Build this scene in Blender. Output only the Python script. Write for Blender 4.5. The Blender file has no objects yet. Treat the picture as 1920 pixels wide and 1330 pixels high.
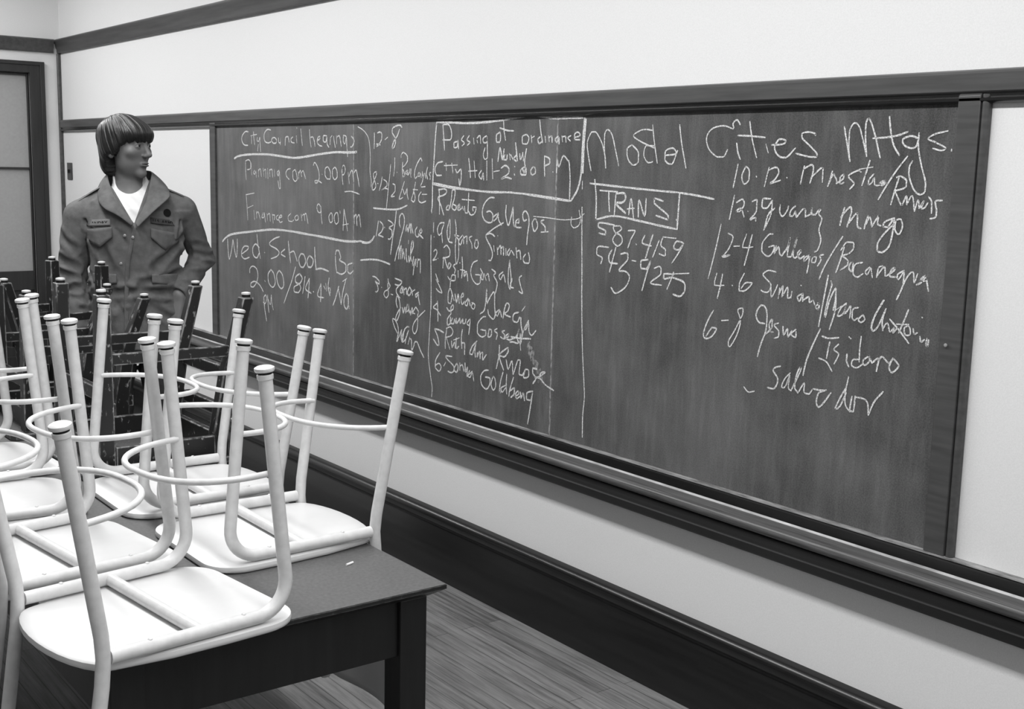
import bpy, math, random
import numpy as np
from mathutils import Matrix, Vector

# ------------------------------------------------------------------ camera, light, exposure
sc = bpy.context.scene
col = sc.collection
cam_d = bpy.data.cameras.new('camera'); cam = bpy.data.objects.new('camera', cam_d); col.objects.link(cam)
cam_d.sensor_width = 36.0; cam_d.lens = 42.0; cam_d.clip_start = 0.05
right = Vector((0.79773859, -0.60258161, 0.02255109)); down = Vector((-0.07591952, -0.13746722, -0.98759252)); fwd = Vector((0.59820512, 0.7861286, -0.15541061))
m = Matrix.Identity(4)
for i in range(3):
    m[i][0] = right[i]; m[i][1] = -down[i]; m[i][2] = -fwd[i]
m[2][3] = 1.6
cam.matrix_world = m
sc.camera = cam
sc.view_settings.view_transform = 'Standard'; sc.view_settings.look = 'None'; sc.view_settings.gamma = 1.0
sc.view_settings.use_curve_mapping = False
sc.view_settings.exposure = 0.0
w = bpy.data.worlds.new('world'); sc.world = w; w.use_nodes = True
w.node_tree.nodes['Background'].inputs[0].default_value = (.8, .8, .8, 1); w.node_tree.nodes['Background'].inputs[1].default_value = 0.15
def area(name, loc, sx, sy, power, rot=(0, 0, 0)):
    d = bpy.data.lights.new(name, 'AREA'); d.shape = 'RECTANGLE'; d.size = sx; d.size_y = sy; d.energy = power
    o = bpy.data.objects.new(name, d); o.location = loc; o.rotation_euler = rot; col.objects.link(o); return o
for k in range(4):                                       # fluorescent row along the room, over the tables
    area('ceiling_lamp', (1.02, -0.7 + 2.6*k, 3.02), 0.22, 2.3, 53)
for k in range(2):                                       # second row, further from the board
    area('ceiling_lamp', (-2.4, 1.2 + 4.0*k, 3.02), 0.22, 2.3, 11)

# ------------------------------------------------------------------ materials
def nmat(name):
    mt = bpy.data.materials.new(name); mt.use_nodes = True
    nt = mt.node_tree; b = nt.nodes['Principled BSDF']
    return mt, nt, b
def gray(v): return (v, v, v, 1)
def noise_fac(nt, scale, stretch=(1, 1, 1), detail=4, rough=.55, coord='Object'):
    tc = nt.nodes.new('ShaderNodeTexCoord'); mp = nt.nodes.new('ShaderNodeMapping'); mp.inputs['Scale'].default_value = stretch
    nz = nt.nodes.new('ShaderNodeTexNoise'); nz.inputs['Scale'].default_value = scale; nz.inputs['Detail'].default_value = detail; nz.inputs['Roughness'].default_value = rough
    nt.links.new(tc.outputs[coord], mp.inputs[0]); nt.links.new(mp.outputs[0], nz.inputs['Vector'])
    return nz.outputs['Fac']
def remap(nt, s, a, b, c, d):
    r = nt.nodes.new('ShaderNodeMapRange'); r.inputs[1].default_value = a; r.inputs[2].default_value = b; r.inputs[3].default_value = c; r.inputs[4].default_value = d
    nt.links.new(s, r.inputs[0]); return r.outputs[0]
def math_(nt, op, a, b):
    n = nt.nodes.new('ShaderNodeMath'); n.operation = op
    for i, v in enumerate((a, b)):
        if isinstance(v, (int, float)): n.inputs[i].default_value = v
        else: nt.links.new(v, n.inputs[i])
    return n.outputs[0]
def tocol(nt, b, s, inp='Base Color'):
    c = nt.nodes.new('ShaderNodeCombineColor')
    for i in range(3): nt.links.new(s, c.inputs[i])
    nt.links.new(c.outputs[0], b.inputs[inp])
def bump(nt, b, s, strength=.3, dist=.002):
    n = nt.nodes.new('ShaderNodeBump'); n.inputs['Strength'].default_value = strength; n.inputs['Distance'].default_value = dist
    nt.links.new(s, n.inputs['Height']); nt.links.new(n.outputs[0], b.inputs['Normal'])
def M(name, base, rough=.5, spec=.5, metal=0, var=.15, scale=20, stretch=(1, 1, 1), bmp=0, coat=0, bdist=.002):
    mt, nt, b = nmat(name)
    f = noise_fac(nt, scale, stretch)
    tocol(nt, b, remap(nt, f, .25, .75, base*(1-var), base*(1+var)))
    b.inputs['Roughness'].default_value = rough; b.inputs['Specular IOR Level'].default_value = spec; b.inputs['Metallic'].default_value = metal
    b.inputs['Coat Weight'].default_value = coat; b.inputs['Coat Roughness'].default_value = .2
    if bmp: bump(nt, b, f, bmp, bdist)
    return mt
def worn(name, base, edge, rough=.45, radius=.006, scratch=.55):
    # dark varnish rubbed pale along the edges and chipped in places
    mt, nt, b = nmat(name)
    bv = nt.nodes.new('ShaderNodeBevel'); bv.inputs['Radius'].default_value = radius; bv.samples = 4
    ge = nt.nodes.new('ShaderNodeNewGeometry'); dt = nt.nodes.new('ShaderNodeVectorMath'); dt.operation = 'DOT_PRODUCT'
    nt.links.new(bv.outputs[0], dt.inputs[0]); nt.links.new(ge.outputs['Normal'], dt.inputs[1])
    e = remap(nt, dt.outputs['Value'], .985, .91, 0, 1)
    n1 = noise_fac(nt, 40, (1, 1, .5)); e = math_(nt, 'MULTIPLY', e, remap(nt, n1, .40, .56, .05, 1))
    n2 = noise_fac(nt, 70, (1, 1, .6)); s = remap(nt, n2, .62, .72, 0, scratch)
    f = math_(nt, 'MAXIMUM', e, s)
    tocol(nt, b, remap(nt, f, 0, 1, base, edge)); b.inputs['Roughness'].default_value = rough
    return mt
MT = {}
MT['plaster'] = M('plaster', .81, .85, .2, var=.05, scale=260, bmp=.15, bdist=.001)
MT['ceiling'] = M('ceiling_paint', .85, .9, .1, var=.02, scale=30)
MT['trim'] = M('stained_trim', .068, .42, .5, var=.35, scale=9, stretch=(6, .35, 6), bmp=.05)
MT['dark_trim'] = M('dark_varnished_trim', .010, .25, .45, var=.4, scale=10, stretch=(6, .3, 6), bmp=.04)
MT['door_wood'] = M('door_frame_wood', .028, .5, .4, var=.3, scale=9, stretch=(5, 5, .3))
MT['frost'] = M('frosted_glass', .36, .6, .4, var=.05, scale=60)
MT['enamel'] = M('white_tube_enamel', .67, .38, .5, var=.10, scale=45, bmp=.03)
MT['seat'] = M('white_seat_enamel', .72, .4, .5, var=.03, scale=14)
MT['glide'] = M('nickel_glide', .86, .35, .5, metal=.35, var=.06, scale=60)
MT['rubber'] = M('dark_rubber', .012, .6, .3)
MT['screw'] = M('screw_metal', .55, .35, .5, metal=.6)
MT['wood_chair'] = worn('worn_dark_varnish', .0095, .6)
MT['wood_seat'] = worn('worn_seat_wood', .05, .4, .5)
MT['table_top'] = M('table_laminate', .105, .42, .5, var=.25, scale=120, bmp=.02)
MT['table_edge'] = worn('table_edge_wood', .012, .14, .4, .003)
MT['table_leg'] = M('black_table_paint', .012, .4, .4, var=.3, scale=12, stretch=(5, 5, .4))
MT['jacket'] = M('field_jacket_cotton', .132, .92, .1, var=.22, scale=34, bmp=.35, bdist=.006)
MT['jacket_dark'] = M('field_jacket_seam', .062, .92, .1, var=.2, scale=60)
MT['tape'] = M('name_tape', .16, .9, .1, var=.12, scale=200)
MT['thread'] = M('dark_thread', .015, .9, .1)
MT['shirt'] = M('white_cotton', .84, .9, .1, var=.03, scale=60, bmp=.25, bdist=.004)
MT['trouser'] = M('trouser_cloth', .05, .9, .1, var=.2, scale=50)
MT['shoe'] = M('shoe_leather', .02, .4, .5)
MT['skin'] = M('skin', .165, .5, .4, var=.08, scale=40)
MT['lip'] = M('lip_skin', .13, .45, .4)
MT['eye_white'] = M('eye_white', .34, .2, .5, var=.02)
MT['iris'] = M('iris', .01, .15, .5)
MT['button'] = M('snap_button', .35, .35, .5, metal=.5)
MT['switch'] = M('switch_plate_brown', .05, .4, .5)
MT['chip'] = M('chalk_crumb', .85, .9, .1)
# hair: dark strands with a soft sheen
mt, nt, b = nmat('dark_hair')
at = nt.nodes.new('ShaderNodeAttribute'); at.attribute_name = 'strand'; hn = []
for sc_, dt_ in (((34, 34, 1.6), 3), ((9, 9, .8), 2)):
    mp = nt.nodes.new('ShaderNodeMapping'); mp.inputs['Scale'].default_value = sc_; nt.links.new(at.outputs['Vector'], mp.inputs[0])
    nz = nt.nodes.new('ShaderNodeTexNoise'); nz.inputs['Scale'].default_value = 1; nz.inputs['Detail'].default_value = dt_; nt.links.new(mp.outputs[0], nz.inputs['Vector']); hn.append(nz.outputs['Fac'])
f = math_(nt, 'ADD', hn[0], math_(nt, 'MULTIPLY', hn[1], .8))
tocol(nt, b, remap(nt, f, .6, 1.2, .002, .010)); b.inputs['Roughness'].default_value = .30; b.inputs['Specular IOR Level'].default_value = .6
bump(nt, b, f, .45, .008); MT['hair'] = mt
# floor boards run along the wall (y)
mt, nt, b = nmat('floor_boards')
tc = nt.nodes.new('ShaderNodeTexCoord'); mp = nt.nodes.new('ShaderNodeMapping'); mp.inputs['Rotation'].default_value = (0, 0, math.pi/2)
br = nt.nodes.new('ShaderNodeTexBrick'); br.inputs['Scale'].default_value = 1; br.inputs['Brick Width'].default_value = 1.3; br.inputs['Row Height'].default_value = .057
br.inputs['Mortar Size'].default_value = .0012; br.inputs['Color1'].default_value = gray(.0); br.inputs['Color2'].default_value = gray(1); br.inputs['Mortar'].default_value = gray(.2); br.inputs['Bias'].default_value = 0
nt.links.new(tc.outputs['Object'], mp.inputs[0]); nt.links.new(mp.outputs[0], br.inputs['Vector'])
g1 = noise_fac(nt, 14, (5, .25, 1), 6, .65); g2 = noise_fac(nt, 2.2)
v = math_(nt, 'ADD', remap(nt, br.outputs['Color'], 0, 1, .135, .20), remap(nt, g1, .3, .7, -.085, .085))
v = math_(nt, 'MULTIPLY', v, remap(nt, g2, .3, .7, .8, 1.15)); v = math_(nt, 'MULTIPLY', v, remap(nt, br.outputs['Fac'], 0, 1, 1, .3))
tocol(nt, b, v); b.inputs['Roughness'].default_value = .45; MT['floor'] = mt
# slate: three panels, wiped chalk in vertical streaks and clouds
mt, nt, b = nmat('chalky_slate')
s1 = noise_fac(nt, 5, (1, 3.2, .55), 5, .6); s2 = noise_fac(nt, 1.6, (1, 1, 1.2), 4, .6); s3 = noise_fac(nt, 260, (1, 1, 1), 2); s4 = noise_fac(nt, 24, (1, 2.5, .3), 3)
tc = nt.nodes.new('ShaderNodeTexCoord'); sp = nt.nodes.new('ShaderNodeSeparateXYZ'); nt.links.new(tc.outputs['Object'], sp.inputs[0])
pan = math_(nt, 'ADD', remap(nt, sp.outputs[1], 4.42, 4.44, .0, .022), remap(nt, sp.outputs[1], 3.08, 3.10, .0, .012))
d = math_(nt, 'ADD', remap(nt, s1, .3, .72, .0, .040), remap(nt, s2, .38, .66, .0, .070))
d = math_(nt, 'ADD', d, remap(nt, s4, .48, .75, .0, .026)); d = math_(nt, 'ADD', d, remap(nt, s3, .3, .7, -.024, .024)); d = math_(nt, 'ADD', d, pan)
for yc, wd_, am in ((3.115, .05, .075), (4.43, .03, .035)):             # wiped chalk packed along the slate joints
    dd = math_(nt, 'ABSOLUTE', math_(nt, 'SUBTRACT', sp.outputs[1], yc), 0); d = math_(nt, 'ADD', d, math_(nt, 'MULTIPLY', remap(nt, dd, 0, wd_, am, 0), remap(nt, s1, .35, .65, .3, 1)))
v = math_(nt, 'ADD', d, .044)
tocol(nt, b, v); b.inputs['Roughness'].default_value = .62; b.inputs['Specular IOR Level'].default_value = .35; MT['slate'] = mt
# chalk line: grainy, the slate shows through
mt, nt, b = nmat('chalk_mark'); f = noise_fac(nt, 330, (1, 1, 1), 2)
tocol(nt, b, remap(nt, f, .32, .55, .22, .80)); b.inputs['Roughness'].default_value = .95; b.inputs['Specular IOR Level'].default_value = .1; MT['chalk'] = mt
mt, nt, b = nmat('faint_chalk'); f = noise_fac(nt, 120, (1, 1, .5), 3)
tocol(nt, b, remap(nt, f, .35, .65, .12, .34)); b.inputs['Roughness'].default_value = .95; MT['faint'] = mt
mt, nt, b = nmat('dusty_ledge_wood'); f = noise_fac(nt, 16, (3, .6, 1), 6, .7)
tocol(nt, b, remap(nt, f, .35, .68, .06, .42)); b.inputs['Roughness'].default_value = .6; MT['dust'] = mt
MT['tray_highlight'] = M('painted_tray_highlight', .46, .9, .1, var=.5, scale=30, stretch=(1, .3, 1))  # pale colour standing in for the highlight in the tray's inner corner
mt, nt, b = nmat('rubbed_tray_wood'); f = noise_fac(nt, 12, (30, .25, 4), 5, .7)
tocol(nt, b, remap(nt, f, .35, .7, .02, .15)); b.inputs['Roughness'].default_value = .38; MT['tray'] = mt

# ------------------------------------------------------------------ mesh helpers
class MB:
    def __init__(s): s.v = []; s.f = []
    def add(s, vs, fs):
        o = len(s.v); s.v += [tuple(map(float, p)) for p in vs]; s.f += [tuple(i+o for i in q) for q in fs]; return s
    def box(s, a, b):
        x0, y0, z0 = a; x1, y1, z1 = b
        return s.add([(x0,y0,z0),(x1,y0,z0),(x1,y1,z0),(x0,y1,z0),(x0,y0,z1),(x1,y0,z1),(x1,y1,z1),(x0,y1,z1)],
              [(0,3,2,1),(4,5,6,7),(0,1,5,4),(1,2,6,5),(2,3,7,6),(3,0,4,7)])
    def bar(s, p, q, wx, wy, wx2=None, wy2=None, ref=(1, 0, 0)):
        p = Vector(p); q = Vector(q); t = (q-p).normalized(); r = Vector(ref); r = (r-t*r.dot(t)).normalized(); u = t.cross(r)
        wx2 = wx if wx2 is None else wx2; wy2 = wy if wy2 is None else wy2; vs = []
        for c, a, b in ((p, wx, wy), (q, wx2, wy2)):
            for sx, sy in ((-1,-1),(1,-1),(1,1),(-1,1)): vs.append(c + r*(sx*a/2) + u*(sy*b/2))
        return s.add(vs, [(0,3,2,1),(4,5,6,7),(0,1,5,4),(1,2,6,5),(2,3,7,6),(3,0,4,7)])
    def tube(s, pts, r, n=12, cap=True):
        pts = [Vector(p) for p in pts]; k = len(pts); rs = r if isinstance(r, (list, tuple)) else [r]*k
        t0 = (pts[1]-pts[0]).normalized(); ref = Vector((0,0,1)) if abs(t0.z) < .9 else Vector((1,0,0)); nrm = (ref - t0*ref.dot(t0)).normalized(); vs = []; fs = []
        for i, p in enumerate(pts):
            t = (pts[min(i+1,k-1)]-pts[max(i-1,0)]).normalized(); nrm = (nrm - t*nrm.dot(t)).normalized(); bn = t.cross(nrm)
            for j in range(n):
                a = 2*math.pi*j/n; vs.append(p + (nrm*math.cos(a)+bn*math.sin(a))*rs[i])
        for i in range(k-1):
            for j in range(n): fs.append((i*n+j, i*n+(j+1)%n, (i+1)*n+(j+1)%n, (i+1)*n+j))
        if cap: fs.append(tuple(range(n-1, -1, -1))); fs.append(tuple((k-1)*n+j for j in range(n)))
        return s.add(vs, fs)
    def lathe(s, c, prof, n=20, ax=(0, 0, 1)):
        ax = Vector(ax).normalized(); ref = Vector((1,0,0)) if abs(ax.x) < .8 else Vector((0,1,0)); u = (ref-ax*ref.dot(ax)).normalized(); w_ = ax.cross(u); c = Vector(c); vs = []; fs = []
        for r, h in prof:
            for j in range(n):
                a = 2*math.pi*j/n; vs.append(c + ax*h + (u*math.cos(a)+w_*math.sin(a))*r)
        k = len(prof)
        for i in range(k-1):
            for j in range(n): fs.append((i*n+j, i*n+(j+1)%n, (i+1)*n+(j+1)%n, (i+1)*n+j))
        fs.append(tuple(range(n-1,-1,-1))); fs.append(tuple((k-1)*n+j for j in range(n)))
        return s.add(vs, fs)
    def prism(s, poly, a, b, axis=1):
        # poly of 2D points swept along an axis from a to b (axis 1: poly is x,z; axis 2: poly is x,y; axis 0: poly is y,z)
        n = len(poly); vs = []
        for t in (a, b):
            for p, q in poly: vs.append((p, t, q) if axis == 1 else ((p, q, t) if axis == 2 else (t, p, q)))
        fs = [(i, (i+1) % n, n+(i+1) % n, n+i) for i in range(n)] + [tuple(range(n-1,-1,-1)), tuple(range(n, 2*n))]
        return s.add(vs, fs)
    def build(s, name, mat, parent=None, smooth=35, bevel=0, seg=2, fix=True):
        me = bpy.data.meshes.new(name); me.from_pydata(s.v, [], s.f); me.validate()
        if fix:
            import bmesh
            bm = bmesh.new(); bm.from_mesh(me); bmesh.ops.recalc_face_normals(bm, faces=bm.faces); bm.to_mesh(me); bm.free()
        me.materials.append(MT[mat] if isinstance(mat, str) else mat)
        o = bpy.data.objects.new(name, me); col.objects.link(o)
        if smooth:
            me.polygons.foreach_set('use_smooth', [True]*len(me.polygons)); me.set_sharp_from_angle(angle=math.radians(smooth))
        if bevel:
            md = o.modifiers.new('bevel', 'BEVEL'); md.width = bevel; md.segments = seg; md.limit_method = 'ANGLE'; md.angle_limit = math.radians(40)
        if parent: o.parent = parent
        return o
def tag(o, label=None, cat=None, group=None, kind=None):
    if label: o['label'] = label
    if cat: o['category'] = cat
    if group: o['group'] = group
    if kind: o['kind'] = kind
    return o
def empty(name, loc=(0, 0, 0), rz=0):
    o = bpy.data.objects.new(name, None); col.objects.link(o); o.location = loc; o.rotation_euler = (0, 0, rz); o.empty_display_size = .1; return o
def copy_tree(o, parent=None):
    c = o.copy(); col.objects.link(c)
    if parent: c.parent = parent
    for ch in list(o.children): copy_tree(ch, c)
    return c
def arc_pts(c, r, a0, a1, n, u, v):
    c = Vector(c); u = Vector(u); v = Vector(v)
    return [c + u*(r*math.cos(a0+(a1-a0)*i/n)) + v*(r*math.sin(a0+(a1-a0)*i/n)) for i in range(n+1)]

# ------------------------------------------------------------------ the room
WX = 2.52; EY = 8.385; CZ = 3.10; LX = -4.6; BY = -3.2
def struct(o): return tag(o, kind='structure')
struct(MB().box((LX-.1, BY-.1, -.1), (WX+.1, EY+.1, 0)).build('floor', 'floor', smooth=0))
struct(MB().box((LX-.1, BY-.1, CZ), (WX+.1, EY+.1, CZ+.1)).build('ceiling', 'ceiling', smooth=0))
struct(MB().box((WX, BY-.1, 0), (WX+.1, EY+.1, CZ)).build('wall_right', 'plaster', smooth=0))
struct(MB().box((LX-.1, BY-.1, 0), (LX, EY+.1, CZ)).build('wall_left', 'plaster', smooth=0))
struct(MB().box((LX, BY-.1, 0), (WX, BY, CZ)).build('wall_back', 'plaster', smooth=0))
DX0, DX1, DZ = 1.42, 2.316, 2.14                          # door opening in the end wall
ew = MB().box((LX, EY, 0), (DX0-.0, EY+.1, CZ)).box((DX1, EY, 0), (WX, EY+.1, CZ)).box((DX0, EY, DZ), (DX1, EY+.1, CZ))
struct(ew.build('wall_end', 'plaster', smooth=0))
def rail(name, prof, mat, y0=BY, y1=EY, bevel=0, ang=40):
    # prof: (distance from wall, z) polygon
    return struct(MB().prism([(WX-d, z) for d, z in prof], y0, y1).build(name, mat, smooth=ang, bevel=bevel))
# picture moulding high on both walls
pm = [(0, 2.278), (.016, 2.278), (.020, 2.284), (.020, 2.302), (.026, 2.312), (.030, 2.335), (.044, 2.352), (.044, 2.360), (.036, 2.366), (0, 2.366)]
rail('trim_1', pm, 'trim')
struct(MB().prism([(EY-d, z) for d, z in pm], LX, WX-.045, 0).build('trim_2', 'trim', smooth=40))
# flat rail over the board with a dark lower bead
rail('trim_3', [(0, 1.790), (.018, 1.790), (.021, 1.793), (.021, 1.832), (.017, 1.838), (.006, 1.842), (0, 1.842)], 'trim', ang=15)
rail('trim_4', [(0, 1.766), (.014, 1.766), (.020, 1.771), (.020, 1.777), (.013, 1.781), (.014, 1.790), (0, 1.790)], 'dark_trim')
# ledge, chalk tray and its moulded front
rail('trim_5', [(0, .630), (.036, .630), (.036, .692), (.033, .697), (.0, .698)], 'dark_trim')
rail('trim_6', [(.0, .6984), (.0325, .6984), (.034, .6998), (.0, .6998)], 'dust')
rail('trim_7', [(.036, .630), (.084, .630), (.094, .636), (.099, .643), (.100, .651), (.096, .658), (.088, .662), (.070, .6625), (.036, .6635)], 'tray')
rail('trim_8', [(0, .556), (.034, .552), (.047, .554), (.054, .563), (.057, .580), (.066, .588), (.074, .597), (.078, .606), (.084, .612), (.089, .622), (.089, .630), (0, .630)], 'dark_trim')
rail('trim_11', [(.036, .6636), (.0415, .6634), (.0385, .6662), (.036, .6680)], 'tray_highlight')  # thin added strip: highlight line at the tray's inner edge, painted as colour
# base board: plinth and capping bead
rail('baseboard_right', [(0, 0), (.026, 0), (.026, .196), (.020, .204), (.020, .214), (.028, .222), (.036, .236), (.035, .251), (.027, .262), (.012, .270), (0, .272)], 'dark_trim')
struct(MB().prism([(EY-d, z) for d, z in ((0, 0), (.026, 0), (.026, .2), (.034, .236), (.025, .262), (0, .272))], DX1+.10, WX-.04, 0).build('baseboard_end', 'dark_trim'))
# corner bead
struct(MB().box((WX-.024, EY-.024, .272), (WX, EY, 2.278)).build('trim_9', 'trim', bevel=.006))
# end-wall door and its casing
fr = MB()
fr.box((DX1, EY-.022, 0), (DX1+.094, EY, DZ+.074)).box((DX0-.094, EY-.022, 0), (DX0, EY, DZ+.074)).box((DX0, EY-.022, DZ), (DX1, EY, DZ+.074))
fr.box((DX1+.066, EY-.030, 0), (DX1+.094, EY-.022, DZ+.074)).box((DX0-.094, EY-.030, DZ+.05), (DX1+.066, EY-.022, DZ+.074))
fr.box((DX1-.004, EY, 0), (DX1, EY+.1, DZ)).box((DX0, EY, 0), (DX0+.004, EY+.1, DZ)).box((DX0+.004, EY, DZ-.004), (DX1-.004, EY+.1, DZ))
struct(fr.build('trim_10', 'door_wood', bevel=.003))
door = tag(empty('door_1', ((DX0+DX1)/2, EY+.025, 0)), kind='structure')
hw = (DX1-DX0)/2-.006; dl = MB(); dz0 = .006; dz1 = DZ-.006
dl.box((-hw, -.02, dz0), (-hw+.075, .02, dz1)).box((hw-.010, -.02, dz0), (hw, .02, dz1))
for z0, z1 in ((dz0, .25), (.70, .83), (1.508, 1.522), (dz1-.012, dz1)): dl.box((-hw+.075, -.02, z0), (hw-.010, .02, z1))
dl.build('door_frame', 'door_wood', door, bevel=.002)
MB().box((-hw+.075, -.008, .25), (hw-.010, .008, .70)).build('lower_panel', 'door_wood', door)
for z0, z1 in ((.83, 1.508), (1.522, dz1-.012)): MB().box((-hw+.075, -.005, z0), (hw-.010, .005, z1)).build('glass_pane', 'frost', door)
MB().lathe((-hw+.04, -.02, 1.0), [(.008, 0), (.008, .03), (.026, .035), (.028, .05), (.02, .06)], 16, (0, -1, 0)).build('door_knob', 'glide', door)
# light switch on the board wall near the corner
sw = tag(empty('light_switch', (WX, 8.24, 1.503)), 'small dark light switch plate on the wall between the corner and the board', 'light switch')
MB().box((-.007, -.05, -.056), (0, .05, .056)).build('switch_plate', 'switch', sw, bevel=.003)
MB().box((-.018, -.006, -.012), (-.007, .006, .012)).build('toggle', 'rubber', sw, bevel=.002)

# ------------------------------------------------------------------ blackboard
BF = WX-.005
bb = tag(empty('blackboard', (WX, 3.73, .70)), 'long blackboard covered with chalk names and times, in a dark wooden frame', 'blackboard')
def loc_(o):                                             # parts are modelled in room coordinates, then hung on the board
    o.parent = bb; o.matrix_parent_inverse = Matrix.Translation(-Vector(bb.location)); return o
loc_(MB().box((BF, 1.59, .70), (WX, 5.85, 1.766)).build('slate_panel', 'slate', smooth=0))
# posts: right one broad with a quirk bead on the near side, left one narrow; both chamfered on top
def post(y0, y1, d, bead):                               # stands on the ledge, overhanging its front edge a little
    b_ = MB()
    b_.add([(WX-d, y0, .6995), (WX-d, y1, .6995), (WX, y1, .6995), (WX, y0, .6995), (WX-d, y0, 1.783), (WX-d, y1, 1.783), (WX-d+.011, y1, 1.794), (WX-d+.011, y0, 1.794), (WX, y1, 1.766), (WX, y0, 1.766)],
           [(0, 1, 5, 4), (4, 5, 6, 7), (0, 3, 2, 1), (0, 4, 7, 9, 3), (1, 2, 8, 6, 5), (6, 8, 9, 7), (2, 3, 9, 8)])
    o = loc_(b_.build('frame_post', 'trim' , bevel=.002))
    if bead:
        p_ = MB().tube([(WX-d+.011, y0-.010, .6995), (WX-d+.011, y0-.010, 1.786)], .0098, 12).box((WX-d+.013, y0-.0195, .6995), (WX-.001, y0, 1.766))
        q = p_.build('post_bead', 'trim', o); q.parent = o
    return o
rp = post(1.5615, 1.6175, .020, True)
MB().lathe((WX-.020, 1.597, 1.208), [(.002, -.002), (.002, .004), (.0045, .0045), (.0042, .006), (.001, .0068)], 12, (-1, 0, 0)).build('nail', 'screw', rp)
post(5.822, 5.888, .016, False)
# seams between the three slates, and the writing
for y in (4.425, 3.085):
    tag(loc_(MB().box((BF-.0006, y-.004, .70), (BF, y+.004, 1.766)).build('slate_seam', 'faint', smooth=0)), 'chalky vertical seam between two slates')
def spline(pts, n=5):
    if len(pts) < 3: return pts
    P = [np.array(p, float) for p in pts]; P = [2*P[0]-P[1]] + P + [2*P[-1]-P[-2]]; out = []
    for i in range(1, len(P)-2):
        a, b_, c, d_ = P[i-1], P[i], P[i+1], P[i+2]
        for k in range(n):
            t = k/n; q = .5*(2*b_+(c-a)*t+(2*a-5*b_+4*c-d_)*t*t+(3*b_-a-3*c+d_)*t**3)
            lo = np.minimum(np.minimum(a, b_), np.minimum(c, d_)); hi = np.maximum(np.maximum(a, b_), np.maximum(c, d_)); out.append(np.clip(q, lo, hi))
    out.append(P[-2]); return out
def chalk_part(label, width, strokes, rnd):
    mb = MB(); lay = 0
    for st in strokes:
        pts = spline(st); r = width/2000*rnd.uniform(.88, 1.1); x = BF-.0008-.00012*(lay % 4); lay += 1
        pts = [np.array(p, float)/1000 for p in pts]; vs = []; fs = []; n = len(pts)
        for i in range(n):
            t = pts[min(i+1, n-1)]-pts[max(i-1, 0)]; L = np.linalg.norm(t); t = t/L if L > 1e-9 else np.array((0, 1.)); nn = np.array((-t[1], t[0])); k = r*rnd.uniform(.85, 1.12)*(.72 if i in (0, n-1) else 1)
            e = -t*r*.5 if i == 0 else (t*r*.5 if i == n-1 else 0*t)
            for sgn in (1, -1):
                q = pts[i]+nn*k*sgn+e; vs.append((x, q[0], q[1]))
        for i in range(n-1): fs.append((2*i, 2*i+1, 2*i+3, 2*i+2))
        mb.add(vs, fs)
        if len(st) > 2:                                  # rounded joints keep sharp turns solid
            for p in pts[1:-1]:
                mb.add([(x-.00003, p[0]+r*.8*math.cos(a*math.pi/3), p[1]+r*.8*math.sin(a*math.pi/3)) for a in range(6)], [tuple(range(6))])
    return tag(loc_(mb.build('chalk_writing', 'chalk', smooth=0, fix=False)), label)
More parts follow.
